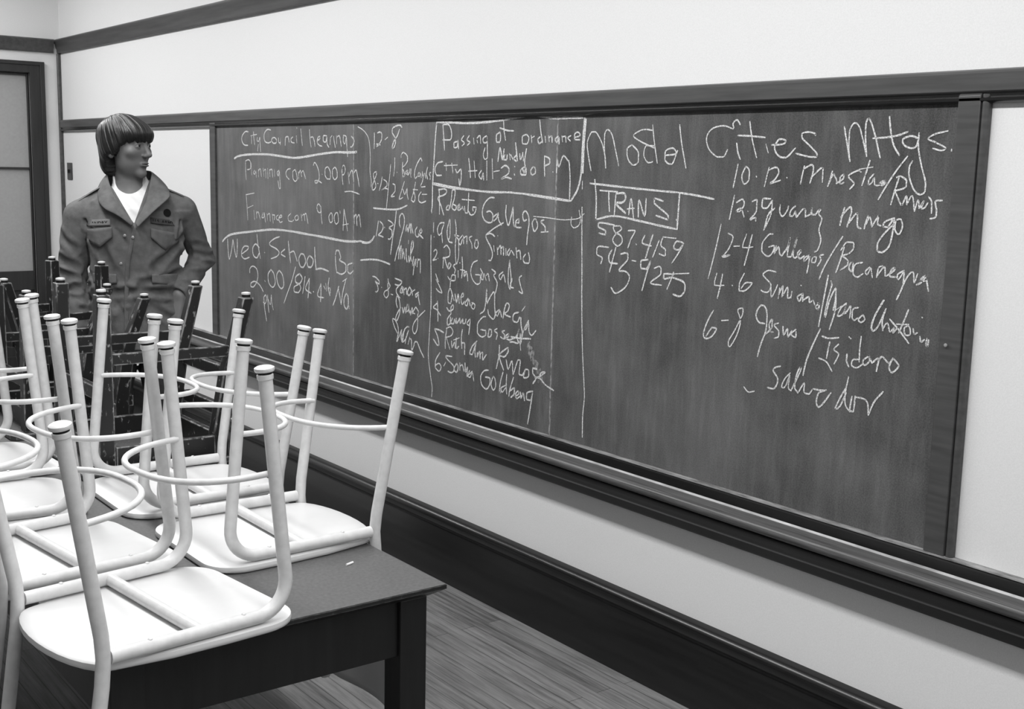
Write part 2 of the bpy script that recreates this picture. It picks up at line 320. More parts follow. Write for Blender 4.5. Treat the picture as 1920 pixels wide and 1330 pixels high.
CHALK = """first heading in the left panel|5.8|5445,1737 5476,1739 5509,1723 5521,1702 5505,1681 5478,1673 5451,1673;5409,1715 5410,1680;5386,1737 5383,1707 5375,1675;5418,1718 5351,1724;5345,1710 5348,1695 5330,1692 5317,1710 5316,1680 5310,1643;5335,1677 5344,1646;5200,1743 5234,1746 5264,1732 5272,1710 5261,1691 5231,1684 5201,1688;5180,1708 5193,1695 5172,1682 5147,1684 5139,1696 5159,1708 5180,1708;5122,1707 5118,1687 5102,1684 5093,1707 5102,1675;5053,1673 5048,1707 5024,1712 5013,1687;4976,1710 4994,1701 4989,1687 4961,1683;4941,1715 4936,1683;4938,1751 4937,1748;4898,1745 4891,1704 4883,1671;4816,1742 4811,1704 4800,1664;4803,1707 4784,1709 4770,1690 4764,1667;4744,1693 4721,1700 4718,1710 4736,1707 4744,1686 4725,1673 4700,1669;4656,1712 4685,1714 4689,1693 4667,1686 4656,1707 4653,1679 4638,1664;4624,1705 4628,1676;4624,1705 4610,1713;4596,1711 4592,1693 4582,1664;4571,1713 4568,1679;4568,1706 4547,1713 4536,1693 4529,1668;4485,1709 4512,1714 4512,1689 4498,1679 4485,1706 4481,1666 4474,1626;4444,1709 4431,1702 4420,1689 4437,1668 4451,1666
underline below the first heading|10.1|5610,1609 5563,1620 5488,1627 5362,1631 5241,1631 5123,1625 5026,1619 4946,1617 4853,1623 4755,1632 4660,1639 4575,1644 4491,1643 4424,1644 4400,1646
planning line in the left panel|5.3|5480,1596 5480,1553 5474,1507;5480,1598 5444,1604 5421,1589 5427,1562 5463,1556;5417,1589 5411,1532;5378,1555 5391,1543 5378,1536 5364,1551 5361,1521;5338,1560 5337,1524;5338,1552 5316,1562 5304,1526;5285,1566 5277,1527;5277,1553 5259,1561 5256,1520;5238,1565 5235,1518;5217,1561 5213,1528;5213,1558 5191,1562 5184,1525;5166,1562 5162,1529;5120,1559 5137,1548 5125,1533 5116,1556 5109,1515 5105,1475 5118,1478 5129,1511;5002,1568 5030,1564 5047,1549 5039,1531 5015,1519;4955,1565 4978,1554 4977,1525 4955,1512 4935,1523 4943,1548 4955,1565;4923,1555 4920,1523;4919,1548 4904,1561 4892,1534;4892,1552 4877,1560 4854,1526;4781,1586 4770,1598 4752,1589 4733,1565 4726,1534 4741,1513 4763,1509 4767,1518 4741,1520 4704,1511;4700,1549 4698,1547;4646,1582 4671,1573 4673,1546 4653,1529 4628,1529 4624,1557 4646,1582;4585,1581 4606,1567 4603,1540 4585,1528 4564,1541 4568,1568 4585,1581;4515,1589 4526,1562 4512,1549 4495,1569 4505,1589 4519,1582 4522,1545 4515,1508;4471,1560 4460,1513;4464,1543 4437,1570 4423,1524;4420,1560 4403,1571 4390,1544 4376,1504;4501,1479 4450,1482 4410,1478 4376,1472
finance line in the left panel|5.3|5480,1435 5385,1446;5476,1433 5468,1372 5461,1313;5459,1372 5400,1386;5391,1363 5384,1317;5365,1360 5361,1326;5361,1349 5343,1357 5321,1322;5290,1356 5304,1332 5282,1334 5277,1357 5265,1312;5247,1354 5243,1320;5242,1347 5221,1355 5213,1318;5191,1353 5183,1312;5191,1349 5166,1350 5170,1328;5128,1352 5149,1343 5141,1329 5120,1330;5128,1337 5091,1346 5103,1353 5124,1337 5112,1319 5087,1324;5001,1365 5029,1349 5022,1331 4989,1329 4973,1337;4941,1360 4961,1349 4949,1336 4926,1343 4929,1357 4941,1360;4898,1366 4891,1338;4890,1359 4871,1367 4863,1339;4867,1364 4852,1372 4840,1347 4833,1328;4716,1409 4734,1419 4749,1404 4738,1384 4716,1381 4712,1409 4708,1367 4701,1333;4621,1385 4639,1367 4628,1343 4607,1351 4610,1379 4621,1385;4578,1387 4592,1366 4578,1339 4554,1351 4561,1385 4578,1387;4540,1396 4538,1386;4505,1405 4509,1364 4514,1315;4505,1405 4489,1361 4476,1315;4518,1337 4468,1345;4419,1384 4415,1348;4418,1376 4403,1387 4395,1341;4395,1373 4377,1388 4363,1337
long wavy line across the left panel|9.5|5766,1189 5732,1208 5673,1228 5580,1242 5446,1256 5317,1270 5192,1281 5072,1284 4955,1283 4861,1280 4725,1277 4611,1273 4493,1270 4394,1275;4438,1271 4388,1275;4353,1274 4323,1274 4294,1278 4270,1289 4253,1306;4394,1275 4366,1278 4331,1275
Wednesday heading in the left panel|7.4|5703,1205 5699,1151 5686,1104 5652,1164 5639,1206 5623,1161 5601,1120 5588,1169 5587,1212;5538,1141 5471,1167 5457,1182 5498,1184 5532,1163 5539,1134 5505,1120 5450,1131;5335,1186 5377,1201 5410,1176 5400,1144 5363,1135 5335,1162;5360,1249 5350,1203 5335,1162 5325,1135;5279,1167 5275,1166;5117,1252 5173,1239 5224,1216 5209,1203 5153,1193 5123,1177 5149,1157 5210,1142;5063,1197 5098,1181 5103,1172 5059,1162;5028,1237 5019,1193 5005,1139;5010,1185 4976,1194 4957,1176 4940,1151;4904,1188 4924,1161 4910,1131 4882,1127 4858,1153 4872,1184 4904,1188;4825,1183 4844,1158 4830,1133 4798,1138 4784,1167 4807,1182 4825,1183;4770,1226 4766,1177 4757,1128;4762,1128 4708,1136 4642,1129;4581,1199 4577,1162 4568,1129;4581,1205 4573,1224 4551,1226 4534,1198 4543,1185 4492,1172 4488,1144 4526,1126 4568,1131;4435,1181 4472,1170 4472,1143 4451,1135 4426,1149
time line with street number in the left panel|7.3|5446,1055 5446,1074 5412,1091 5369,1081 5354,1049 5371,1015 5410,988 5437,990 5431,1007 5387,1018 5334,1004 5297,977;5280,1032 5274,1028;5211,1091 5243,1063 5233,1023 5192,1008 5166,1033 5181,1073 5211,1091;5125,1094 5150,1067 5136,1027 5101,1010 5076,1032 5090,1076 5125,1094;4957,1123 4997,1053 5037,1000 5077,944;4915,1096 4953,1079 4958,1056 4920,1049 4891,1076 4915,1096;4920,1049 4973,1028 4968,1007 4930,1008 4906,1030 4920,1049;4863,1087 4873,1047 4887,1008;4822,1082 4859,1033 4804,1016;4822,1082 4827,1033 4836,993;4785,1027 4781,1025;4713,1068 4744,1013 4686,1008;4713,1068 4713,1023 4718,988;4686,1060 4673,1048;4668,1074 4660,1041;4637,1100 4646,1059 4629,1023;4642,1055 4629,1056 4627,1035;4603,984 4581,1015 4551,1072;4556,1067 4539,1023 4530,995;4530,995 4513,1055 4488,1107;4517,1096 4480,1112;4488,1047 4505,1018 4501,990 4480,981 4467,1006 4471,1038 4488,1047;4463,996 4460,984
afternoon initials in the left panel|6.1|5292,952 5283,897 5263,838;5293,950 5271,963 5261,946 5277,921 5298,926;5250,965 5246,924 5236,883;5245,947 5220,922 5209,970 5204,933 5189,900
date line in the second panel|5.9|4257,1722 4256,1692 4258,1660;4232,1722 4213,1725 4198,1717 4199,1698 4216,1679 4238,1668 4241,1676 4225,1677 4210,1674;4173,1695 4153,1704;4046,1742 4061,1750 4091,1747 4115,1738 4118,1722 4097,1702 4093,1682 4108,1661 4117,1666 4105,1688 4079,1710 4064,1734
bracket curving down beside the date|4.4|4390,1748 4354,1737 4321,1719 4302,1698 4292,1663 4288,1618 4291,1579 4286,1550 4279,1527 4281,1504
two short name lines in the second panel|5.4|4098,1624 4098,1591 4105,1553;4081,1568 4080,1567;4051,1626 4048,1637 4033,1645 4006,1632 4003,1614 4023,1595 4038,1590;4038,1607 4040,1579 4035,1550;4035,1580 4023,1558 4029,1552;4006,1577 4017,1567 4005,1561 4000,1577;4005,1571 3999,1558 3988,1571 3985,1583;3977,1583 3979,1559 3975,1550;3900,1613 3909,1624 3931,1606 3948,1581 3953,1559 3947,1547 3933,1554;3924,1569 3927,1557 3916,1555 3913,1566 3924,1569;3907,1566 3904,1551;3896,1573 3893,1554 3885,1567 3895,1536 3906,1521 3901,1515 3875,1517;3879,1567 3873,1549;3860,1590 3868,1567 3859,1546;3837,1571 3848,1567 3840,1555 3842,1545;4256,1563 4240,1567 4237,1557 4256,1531 4271,1508 4268,1493 4249,1499 4243,1515 4259,1541 4262,1560;4230,1520 4224,1520;4193,1548 4202,1519 4216,1493;4183,1537 4161,1530 4155,1514 4198,1494 4173,1502 4149,1500;4128,1597 4134,1556 4144,1508 4151,1466 4159,1421;4112,1522 4094,1516 4094,1494 4124,1471 4099,1473;4025,1533 4046,1495 4063,1463 4036,1470;4034,1502 4022,1483 4004,1506 4004,1484 3995,1464;3944,1532 3955,1498 3974,1462;3958,1498 3946,1476 3954,1456 3974,1462;3961,1504 3929,1503;3897,1487 3861,1488;3903,1496 3920,1480 3920,1462 3899,1455 3869,1462
short curved rule below the name lines|6.4|4262,1420 4216,1419 4160,1419 4093,1421 4051,1427 4003,1441
second name pair in the second panel|5.9|4222,1369 4229,1339 4239,1307;4210,1368 4189,1358 4184,1344 4198,1326 4222,1312 4203,1310 4181,1306;4173,1347 4171,1344;4145,1376 4124,1371 4106,1360 4138,1346 4117,1338 4114,1319 4128,1302 4144,1301;4084,1416 4092,1370 4105,1326 4116,1283 4125,1241;4051,1353 4060,1367 4058,1393 4043,1407 4027,1399 4022,1378 4029,1350 4046,1316 4059,1286;4002,1365 4013,1348 4008,1341 3998,1354 3995,1338;3993,1338 3982,1371 3978,1355 3973,1334;3974,1371 3967,1351 3958,1334;3930,1360 3943,1345 3940,1329 3927,1322 3910,1331;3919,1333 3895,1343 3902,1354 3912,1342 3908,1331 3886,1319;4059,1284 4077,1254 4092,1216;4061,1281 4061,1253 4065,1226;4065,1243 4045,1281 4051,1227;4032,1269 4038,1228 4027,1257 4018,1227;4007,1271 4007,1242 4000,1219;3990,1305 3992,1292;3989,1244 3986,1218 3976,1245 3974,1268 3966,1299 3957,1303 3955,1284 3974,1249 3969,1224;3952,1244 3960,1213 3953,1209 3941,1235 3949,1204 3955,1172;3934,1236 3938,1210;3921,1239 3927,1206;3921,1232 3906,1236 3903,1208 3904,1184
short dash between the name pairs|7.0|4365,1199 4323,1204 4269,1209 4221,1210 4173,1206 4129,1200
name list at the foot of the second panel|6.0|4266,1140 4241,1138 4212,1124 4215,1113 4244,1121 4227,1107 4221,1088 4234,1078 4243,1079;4194,1101 4192,1100;4143,1140 4139,1125 4127,1113 4142,1097 4167,1087 4174,1073 4157,1062 4139,1076 4142,1099 4145,1121;4120,1080 4105,1079;4090,1147 4039,1139 4059,1121 4090,1123;4059,1120 4080,1103 4074,1086 4050,1071;4035,1120 4050,1098 4038,1093 4032,1116 4029,1094;4023,1117 4020,1088;4020,1107 4005,1115 4002,1090;3979,1124 3996,1100 3984,1088 3967,1106 3979,1124;3961,1113 3958,1091;3958,1107 3941,1115;3914,1108 3937,1096 3931,1087 3917,1101 3914,1083 3905,1060;4070,1031 4080,1053 4074,1076 4059,1068 4049,1037 4055,1004 4073,978 4082,988 4067,1012 4043,1034;4031,1036 4025,1014 4013,1038 4007,1016;3995,1052 4004,1023 3986,1031 3986,1053 3980,1019;3974,1029 3971,1012 3960,1043 3956,1018;3936,1046 3953,1025 3939,1020;3933,1048 3913,1031 3918,1019 3918,988 3923,959 3940,941 3955,955 3947,981 3918,1007 3867,1041;4069,928 4091,951 4106,979 4091,982 4069,963 4060,939 4066,915 4073,893;4071,893 4053,920 4036,945 4041,915 4029,897 4017,944 3994,963 3982,963;4017,944 4032,919 4029,897 4005,913 3985,948;3985,948 4002,920 4008,893;3975,923 3987,893;3975,917 3963,912 3960,874 3945,892 3940,906 3922,911 3898,882 3872,856
box around the ordinance words|7.4|3801,1758 3701,1755 3608,1751 3518,1752 3432,1756 3362,1761 3294,1767 3227,1772 3169,1767 3111,1760 3043,1760 2959,1759;2950,1758 2954,1714 2957,1657 2958,1600 2964,1562 2978,1527 3006,1495;2944,1755 2948,1706 2951,1646 2951,1585;3816,1532 3710,1522 3616,1516 3496,1510 3395,1511 3291,1510 3190,1506 3093,1500 3006,1494;3816,1527 3694,1517 3563,1512 3438,1509 3325,1512;3243,1507 3125,1499 3012,1493;3801,1758 3808,1708 3814,1642 3820,1574 3824,1516 3824,1452 3830,1425
ordinance line inside the chalk box|5.5|3760,1748 3753,1704 3747,1655;3758,1748 3720,1747 3701,1716 3711,1692 3759,1693;3664,1686 3685,1681 3683,1664 3663,1668 3660,1690 3655,1660;3622,1707 3637,1692 3617,1681 3632,1671;3588,1707 3602,1692 3583,1683 3600,1673;3561,1698 3557,1677;3539,1690 3535,1681;3539,1698 3521,1706 3516,1679;3480,1706 3503,1696 3496,1681 3478,1685 3477,1706 3475,1656 3474,1631 3489,1624 3499,1639 3490,1664;3402,1718 3423,1706 3419,1683 3401,1685 3398,1706 3402,1718;3382,1755 3378,1722 3368,1689;3403,1732 3360,1723 3323,1721;3251,1709 3274,1701 3270,1677 3247,1677 3237,1697 3251,1709;3225,1705 3220,1681;3224,1697 3208,1702;3176,1700 3188,1692 3181,1679 3165,1684;3181,1756 3174,1720 3162,1680;3150,1702 3146,1682;3131,1704 3127,1684;3127,1698 3115,1702 3111,1682;3081,1702 3096,1692 3086,1682 3077,1698 3076,1676;3062,1703 3058,1684;3062,1698 3044,1701 3040,1682;3016,1703 3031,1696 3018,1686;2998,1697 2971,1703 2981,1714 2998,1707 2994,1690 2971,1690
time line inside the chalk box|5.6|3757,1613 3793,1606 3809,1583 3796,1561 3764,1562;3736,1607 3732,1580;3748,1598 3661,1601;3697,1607 3688,1572;3673,1586 3661,1573 3638,1586 3635,1556 3644,1525 3650,1551;3589,1626 3581,1591 3576,1557;3555,1617 3546,1558;3588,1580 3535,1583;3509,1584 3524,1567 3508,1554 3498,1575 3494,1550;3477,1618 3475,1551;3445,1625 3439,1556;3433,1581 3401,1585;3391,1594 3366,1603 3345,1591 3351,1574 3389,1557 3362,1563 3330,1558;3313,1601 3312,1599;3314,1575 3312,1571;3257,1600 3279,1588 3273,1573 3249,1574 3247,1592 3257,1600;3211,1601 3223,1588 3216,1574 3197,1581 3200,1597 3211,1601;3150,1637 3149,1601 3146,1570;3150,1637 3124,1629 3121,1614 3146,1605;3104,1586 3102,1585;3085,1583 3083,1626 3073,1603 3053,1638 3031,1626 3021,1615 3014,1561 3014,1499
day word squeezed inside the chalk box|6.6|3411,1617 3400,1664 3385,1623 3376,1660;3371,1640 3378,1623 3360,1623 3357,1640;3344,1644 3339,1623;3337,1640 3322,1624;3302,1640 3319,1628 3305,1618;3311,1681 3304,1648 3298,1620;3286,1644 3281,1624 3269,1644;3269,1648 3264,1620;3249,1661 3258,1620 3253,1596 3259,1580 3270,1596
name heading in the middle panel|5.7|3780,1511 3776,1468 3775,1416;3784,1507 3742,1512 3728,1502 3747,1489 3786,1478 3766,1450 3746,1415;3721,1452 3730,1437 3714,1435 3708,1449 3721,1452;3705,1442 3696,1478 3690,1510 3672,1509 3677,1478 3692,1446 3670,1436 3664,1451 3683,1457;3657,1447 3642,1448 3645,1459 3657,1444 3645,1437 3629,1445;3626,1452 3617,1439;3611,1453 3604,1429 3589,1433 3585,1502;3627,1477 3548,1476;3589,1440 3570,1423 3546,1431 3538,1452 3559,1451 3556,1438;3428,1490 3457,1488 3488,1465 3499,1433 3486,1410 3462,1401 3439,1405 3434,1429 3452,1442 3472,1438;3411,1434 3434,1419 3428,1409 3411,1420 3403,1438 3399,1414 3382,1396;3356,1466 3358,1433 3342,1397 3327,1428 3317,1461 3315,1425 3309,1399 3298,1396;3298,1409 3282,1410 3282,1423 3301,1412 3295,1393 3268,1394;3239,1422 3255,1418 3261,1440 3246,1451 3229,1435 3225,1409 3232,1370 3235,1337;3197,1427 3207,1410 3195,1385 3177,1402 3186,1424 3197,1427;3144,1426 3160,1419 3138,1404 3135,1387;3158,1384 3120,1388
first listed name in the middle panel|5.8|3814,1383 3815,1347;3810,1330 3809,1329;3742,1387 3771,1382 3787,1359 3776,1338 3757,1350;3742,1383 3757,1353 3751,1311;3707,1401 3722,1355 3711,1320 3685,1315;3703,1399 3702,1342 3711,1324;3669,1401 3661,1359 3666,1295 3658,1238 3643,1268 3644,1310 3648,1331 3673,1344 3642,1342;3620,1347 3645,1324 3632,1311 3620,1333;3614,1344 3613,1316;3611,1337 3592,1345 3592,1317;3559,1347 3577,1339 3561,1319 3558,1302;3537,1335 3543,1313 3530,1304 3519,1318 3525,1335 3537,1335;3371,1405 3427,1382 3473,1357;3420,1354 3444,1363 3473,1356 3469,1342 3442,1313 3432,1290 3440,1269 3455,1267;3403,1358 3402,1357;3425,1321 3421,1301;3404,1316 3401,1292;3401,1309 3385,1324 3381,1293;3381,1314 3368,1321 3366,1291;3353,1316 3351,1292;3331,1317 3344,1303 3336,1293 3322,1311 3305,1296;3295,1323 3288,1287;3289,1310 3273,1314 3266,1285;3240,1304 3253,1289 3244,1274 3222,1274 3217,1292 3224,1311
second listed name in the middle panel|5.8|3811,1274 3798,1282 3788,1272 3801,1252 3817,1240 3791,1245;3782,1250 3781,1249;3743,1293 3723,1303 3701,1285 3706,1263 3748,1253;3742,1257 3747,1216;3735,1254 3722,1229 3708,1216 3693,1232 3706,1238 3712,1223;3664,1237 3677,1229 3664,1216 3670,1201;3645,1214 3644,1189;3636,1245 3634,1243;3621,1267 3617,1227 3622,1189;3632,1219 3601,1218;3589,1215 3607,1210 3604,1196 3589,1212 3582,1182;3523,1261 3550,1250 3564,1221 3554,1193 3526,1175 3503,1184 3503,1208 3534,1209;3498,1216 3497,1195 3485,1196 3486,1213 3504,1233;3480,1217 3467,1194;3468,1211 3456,1219 3447,1194;3434,1237 3410,1226 3421,1215 3400,1190 3410,1151;3367,1233 3390,1218 3380,1205 3364,1224 3352,1197;3329,1277 3336,1233 3335,1196 3323,1176 3319,1214 3326,1250 3329,1274;3315,1201 3313,1218 3323,1186 3304,1182;3259,1229 3272,1218 3263,1192 3251,1168 3273,1173
third listed name in the middle panel|5.8|3796,1190 3775,1159 3772,1156 3792,1169 3772,1149 3751,1121 3778,1126 3791,1134;3714,1187 3694,1174 3666,1176 3663,1195 3682,1196 3694,1174 3697,1148 3709,1122 3708,1089 3692,1087 3683,1121 3697,1148;3687,1134 3669,1101;3663,1125 3652,1095 3642,1127 3634,1093;3625,1117 3608,1123 3612,1134 3625,1117 3617,1091 3601,1104;3578,1118 3597,1097 3584,1090 3574,1115 3564,1093;3544,1106 3557,1089 3540,1082 3534,1099 3554,1105;3500,1069 3472,1091 3462,1162 3460,1111 3448,1127 3417,1157 3412,1105 3408,1075 3420,1059 3446,1071 3453,1089;3384,1097 3405,1083 3395,1073 3380,1093 3370,1072;3361,1069 3353,1104 3341,1125 3326,1118 3334,1098 3352,1085 3318,1078;3271,1100 3298,1091 3303,1069 3279,1064 3264,1084;3258,1083 3254,1052 3244,1028;3253,1107 3236,1124;3214,1079 3239,1043 3225,1049 3214,1075 3210,1040 3194,1029 3172,1048
fourth listed name in the middle panel|5.8|3781,1080 3809,1060 3784,1053 3758,1034;3781,1086 3777,1046 3776,1010;3717,1068 3699,1058 3672,1069 3675,1083 3689,1071 3688,1048;3688,1048 3712,1025 3712,1004 3691,1012 3691,1036;3678,1033 3691,1012 3670,1014 3664,1031 3656,1016;3653,1036 3649,1017 3629,1039;3629,1039 3626,1020 3609,1037 3609,1022 3595,1023 3589,1040;3565,1042 3582,1025 3568,1019 3559,1047 3570,984;3465,1063 3487,1057 3516,1029 3515,998 3488,986 3463,997 3463,1012 3495,1012;3444,1020 3449,991 3431,997 3428,1017 3444,1020;3394,1028 3412,1018 3393,1010 3399,988;3350,1026 3365,1020 3350,1011 3355,996 3374,1001;3352,996 3325,1009 3328,1016 3346,1004 3324,996 3306,1002 3283,1012 3266,1040 3277,1013 3270,992 3300,992 3318,989;3259,1026 3258,990 3242,1039 3264,993;3313,1009 3259,1010 3200,1016
fifth listed name in the middle panel|5.8|3736,971 3771,978 3797,977 3778,953 3767,923 3777,917 3807,938;3715,987 3724,944 3723,912;3718,989 3691,998 3673,983 3686,965 3725,954;3718,957 3692,913;3682,946 3678,922 3661,944 3657,921;3651,962 3650,922 3633,932;3668,951 3631,964;3611,998 3617,966 3613,927;3613,947 3596,949 3595,906;3517,967 3546,944 3562,915 3545,913 3523,962 3529,931 3525,906;3512,925 3515,906 3499,931 3495,905;3496,920 3480,930 3479,903 3457,925;3379,970 3381,932 3395,883;3384,935 3330,967 3326,955 3347,933 3378,929 3351,884;3337,923 3324,892 3303,924 3296,877;3293,878 3268,933 3255,931 3260,883 3242,882 3225,906;3225,906 3235,875 3206,884 3207,905 3225,906;3161,916 3184,916 3183,898 3165,883 3182,862;3143,893 3115,912 3137,907 3148,892 3171,885 3142,886 3113,869 3067,857;3258,990 3254,968
sixth listed name in the middle panel|5.8|3759,891 3787,859 3790,830 3764,818 3750,836 3765,848 3786,839;3732,843 3719,859;3677,887 3719,883 3705,871 3666,853 3662,837 3679,825 3704,827;3645,867 3662,841 3644,832 3635,853 3645,867;3625,870 3624,843;3621,859 3608,865 3597,843;3591,875 3586,841 3574,862 3576,826 3560,852;3543,851 3569,831 3556,826 3543,847 3532,816;3442,870 3468,864 3490,840 3482,810 3453,799 3434,818 3432,841 3461,842;3413,852 3425,823 3411,802 3396,820 3403,846 3413,852;3354,876 3368,840 3373,801 3364,801;3331,834 3364,817 3355,804 3337,822;3332,872 3334,834 3330,801;3292,867 3312,819 3317,795;3312,815 3285,830 3287,808 3305,793;3281,801 3260,812 3263,823 3278,809 3271,795 3251,806;3251,821 3247,799 3239,816 3233,820 3226,794;3181,836 3213,824 3215,801 3191,802 3181,833 3190,787 3205,716
long vertical lines dividing the board panels|4.9|3824,1531 3826,1473 3828,1419;3831,1335 3831,1261 3827,1173 3824,1051;2950,1476 2946,1374 2941,1281 2936,1147;2952,1559 2952,1534;3826,1133 3827,1052 3836,930 3840,868 3822,789 3810,745 3813,710;2938,1217 2933,1115 2925,1013 2913,911 2908,860 2913,807 2913,762;2914,802 2913,762 2912,726
long arrow rule with a loop in the middle panel|3.8|3202,1435 3129,1434 3053,1431 3004,1434 2965,1440 2938,1456;2964,1466 2956,1436 2964,1417 2988,1408 3003,1421 3000,1443
large title heading across the right panel|4.6|2912,1593 2927,1641 2934,1681 2914,1714 2891,1711 2862,1676 2847,1637 2842,1602;2842,1602 2851,1661 2852,1706 2838,1720 2818,1705 2802,1666 2782,1610;2725,1674 2746,1661 2741,1632 2718,1613 2694,1623 2696,1652 2725,1674;2627,1671 2662,1671 2671,1643 2652,1621 2631,1624;2638,1732 2628,1681 2612,1620;2637,1716 2678,1719 2720,1702 2691,1685 2648,1671 2627,1664;2578,1643 2535,1648 2549,1664 2579,1655 2580,1629 2550,1618 2529,1657;2525,1731 2514,1680 2492,1607;2317,1717 2354,1726 2396,1718 2416,1694 2405,1662 2372,1640 2348,1640 2334,1660;2314,1719 2318,1732 2304,1741 2291,1728;2301,1678 2295,1654 2285,1634;2257,1736 2245,1688 2226,1639;2298,1699 2252,1697 2200,1693;2196,1675 2186,1652;2176,1673 2138,1675 2128,1684 2150,1688 2165,1667 2152,1646 2124,1640 2094,1665;2031,1697 2033,1702 2055,1706 2075,1702 2073,1690 2046,1670 2023,1651 2022,1642 2050,1643 2092,1651;1942,1719 1933,1685 1918,1632;1918,1632 1924,1663 1925,1706 1912,1727 1896,1717 1882,1682 1869,1645;1869,1645 1875,1682 1877,1724 1870,1737 1860,1724 1846,1691 1829,1642;1810,1741 1802,1700 1791,1670 1774,1648;1854,1689 1818,1691 1785,1695 1755,1704;1724,1688 1745,1694 1768,1686 1762,1672 1742,1665 1729,1670 1724,1688;1724,1701 1723,1668 1712,1627 1697,1587 1696,1564 1709,1556 1726,1566 1742,1597 1744,1620 1736,1635;1647,1705 1680,1698 1698,1687 1678,1679 1650,1666 1661,1660 1684,1665;1634,1663 1634,1659
first schedule line in the right panel|4.3|2292,1621 2299,1588 2306,1556;2263,1615 2276,1588 2266,1567 2249,1580 2251,1606 2263,1615;2224,1589 2222,1587;2180,1614 2187,1586 2193,1562;2180,1607 2155,1614 2146,1601 2158,1582 2174,1571 2139,1580;2118,1588 2116,1587;2061,1619 2066,1598 2071,1572;2063,1611 2039,1622 2031,1614 2034,1594 2040,1575;2037,1589 2007,1614 2000,1612 2000,1578;1970,1607 1975,1588 1982,1568;1982,1568 1967,1600 1963,1595 1956,1586 1954,1576;1956,1576 1936,1588 1934,1599 1945,1591 1944,1576 1932,1579;1882,1606 1891,1610 1919,1597 1912,1587 1901,1577 1913,1563;1858,1635 1867,1604 1877,1573;1888,1613 1848,1619;1844,1602 1857,1588 1858,1576 1848,1581 1842,1593 1839,1576 1828,1574;1828,1574 1809,1585 1815,1586 1825,1579 1816,1575 1807,1582;1751,1646 1778,1613 1803,1577 1826,1540;1771,1594 1780,1564 1789,1529;1778,1595 1766,1598 1749,1588 1750,1572 1782,1562;1779,1562 1760,1530 1755,1530;1755,1532 1746,1551 1743,1530;1743,1533 1730,1552 1721,1516;1721,1516 1713,1543 1709,1523;1709,1523 1697,1541 1703,1523 1693,1526 1686,1537;1685,1552 1676,1540 1674,1513;1648,1544 1666,1541 1661,1520 1663,1504 1677,1500
second schedule line in the right panel|4.7|2299,1535 2306,1504 2314,1468;2291,1515 2269,1525 2262,1510 2278,1491 2290,1491 2273,1500 2260,1477;2248,1493 2246,1492;2233,1520 2216,1525 2217,1494 2238,1471 2219,1477 2217,1468;2169,1530 2194,1530 2198,1508 2181,1504 2163,1526;2163,1526 2165,1488 2187,1445;2185,1448 2174,1487 2153,1505;2134,1515 2135,1497 2124,1485 2109,1502 2106,1513;2083,1514 2097,1502 2100,1487 2089,1488 2082,1500 2079,1485;2077,1485 2057,1507 2049,1504 2048,1487;2048,1487 2031,1496 2028,1511 2027,1494 2016,1494 2006,1506 1999,1508;1999,1508 2005,1497 1994,1484 2001,1457 1993,1429 2002,1403 2012,1398;1925,1516 1931,1495 1936,1471;1935,1492 1909,1518 1903,1507 1907,1491 1914,1468;1911,1476 1888,1503 1884,1497 1882,1472 1871,1466;1852,1499 1859,1479 1861,1466;1859,1474 1847,1496 1839,1472;1839,1473 1824,1497 1821,1500 1823,1481 1813,1476;1775,1497 1801,1487 1806,1474 1793,1474 1776,1494 1779,1453 1786,1426 1804,1411 1818,1415 1819,1432 1802,1457 1775,1483;1771,1492 1772,1470 1760,1458 1751,1476 1757,1495 1771,1492
third schedule line in the right panel|4.4|2344,1453 2361,1379 2384,1295;2316,1429 2297,1419 2310,1387 2332,1361 2305,1369 2335,1363;2292,1394 2271,1396;2247,1431 2259,1393 2222,1397;2227,1430 2238,1387 2250,1344;2153,1436 2169,1433 2190,1408 2189,1387 2168,1375 2152,1386 2147,1405 2166,1400;2140,1405 2146,1384 2132,1403 2127,1385 2119,1380;2119,1380 2101,1405 2094,1429 2098,1405 2100,1381 2088,1379;2088,1379 2076,1412 2071,1430 2079,1406 2081,1382 2073,1377;2073,1377 2056,1393 2058,1399 2067,1389 2058,1377 2044,1385;2026,1389 2044,1379 2043,1371 2029,1383 2026,1388 2028,1363 2032,1341;2015,1384 2019,1372 2008,1370 2004,1385 2015,1384;1981,1393 1993,1389 1989,1378 1999,1362;1925,1443 1952,1403 1977,1361 1991,1328;1918,1417 1926,1388 1939,1350;1928,1408 1912,1429 1892,1430 1889,1416 1903,1401 1924,1395;1923,1394 1905,1384 1904,1373 1926,1357;1895,1379 1900,1365 1890,1357 1888,1377 1895,1379;1859,1382 1881,1375 1886,1352 1872,1344 1856,1354;1837,1372 1849,1360 1842,1353 1834,1370 1827,1347;1800,1378 1811,1372 1815,1348;1814,1352 1795,1376 1790,1354;1787,1354 1768,1367 1763,1376 1772,1372 1777,1355 1758,1354;1737,1372 1755,1360 1751,1349 1737,1370;1737,1370 1737,1337 1753,1299;1750,1303 1729,1354 1712,1370 1707,1345 1699,1367;1700,1340 1688,1347 1675,1364 1686,1358 1689,1350 1677,1353 1674,1356 1666,1328
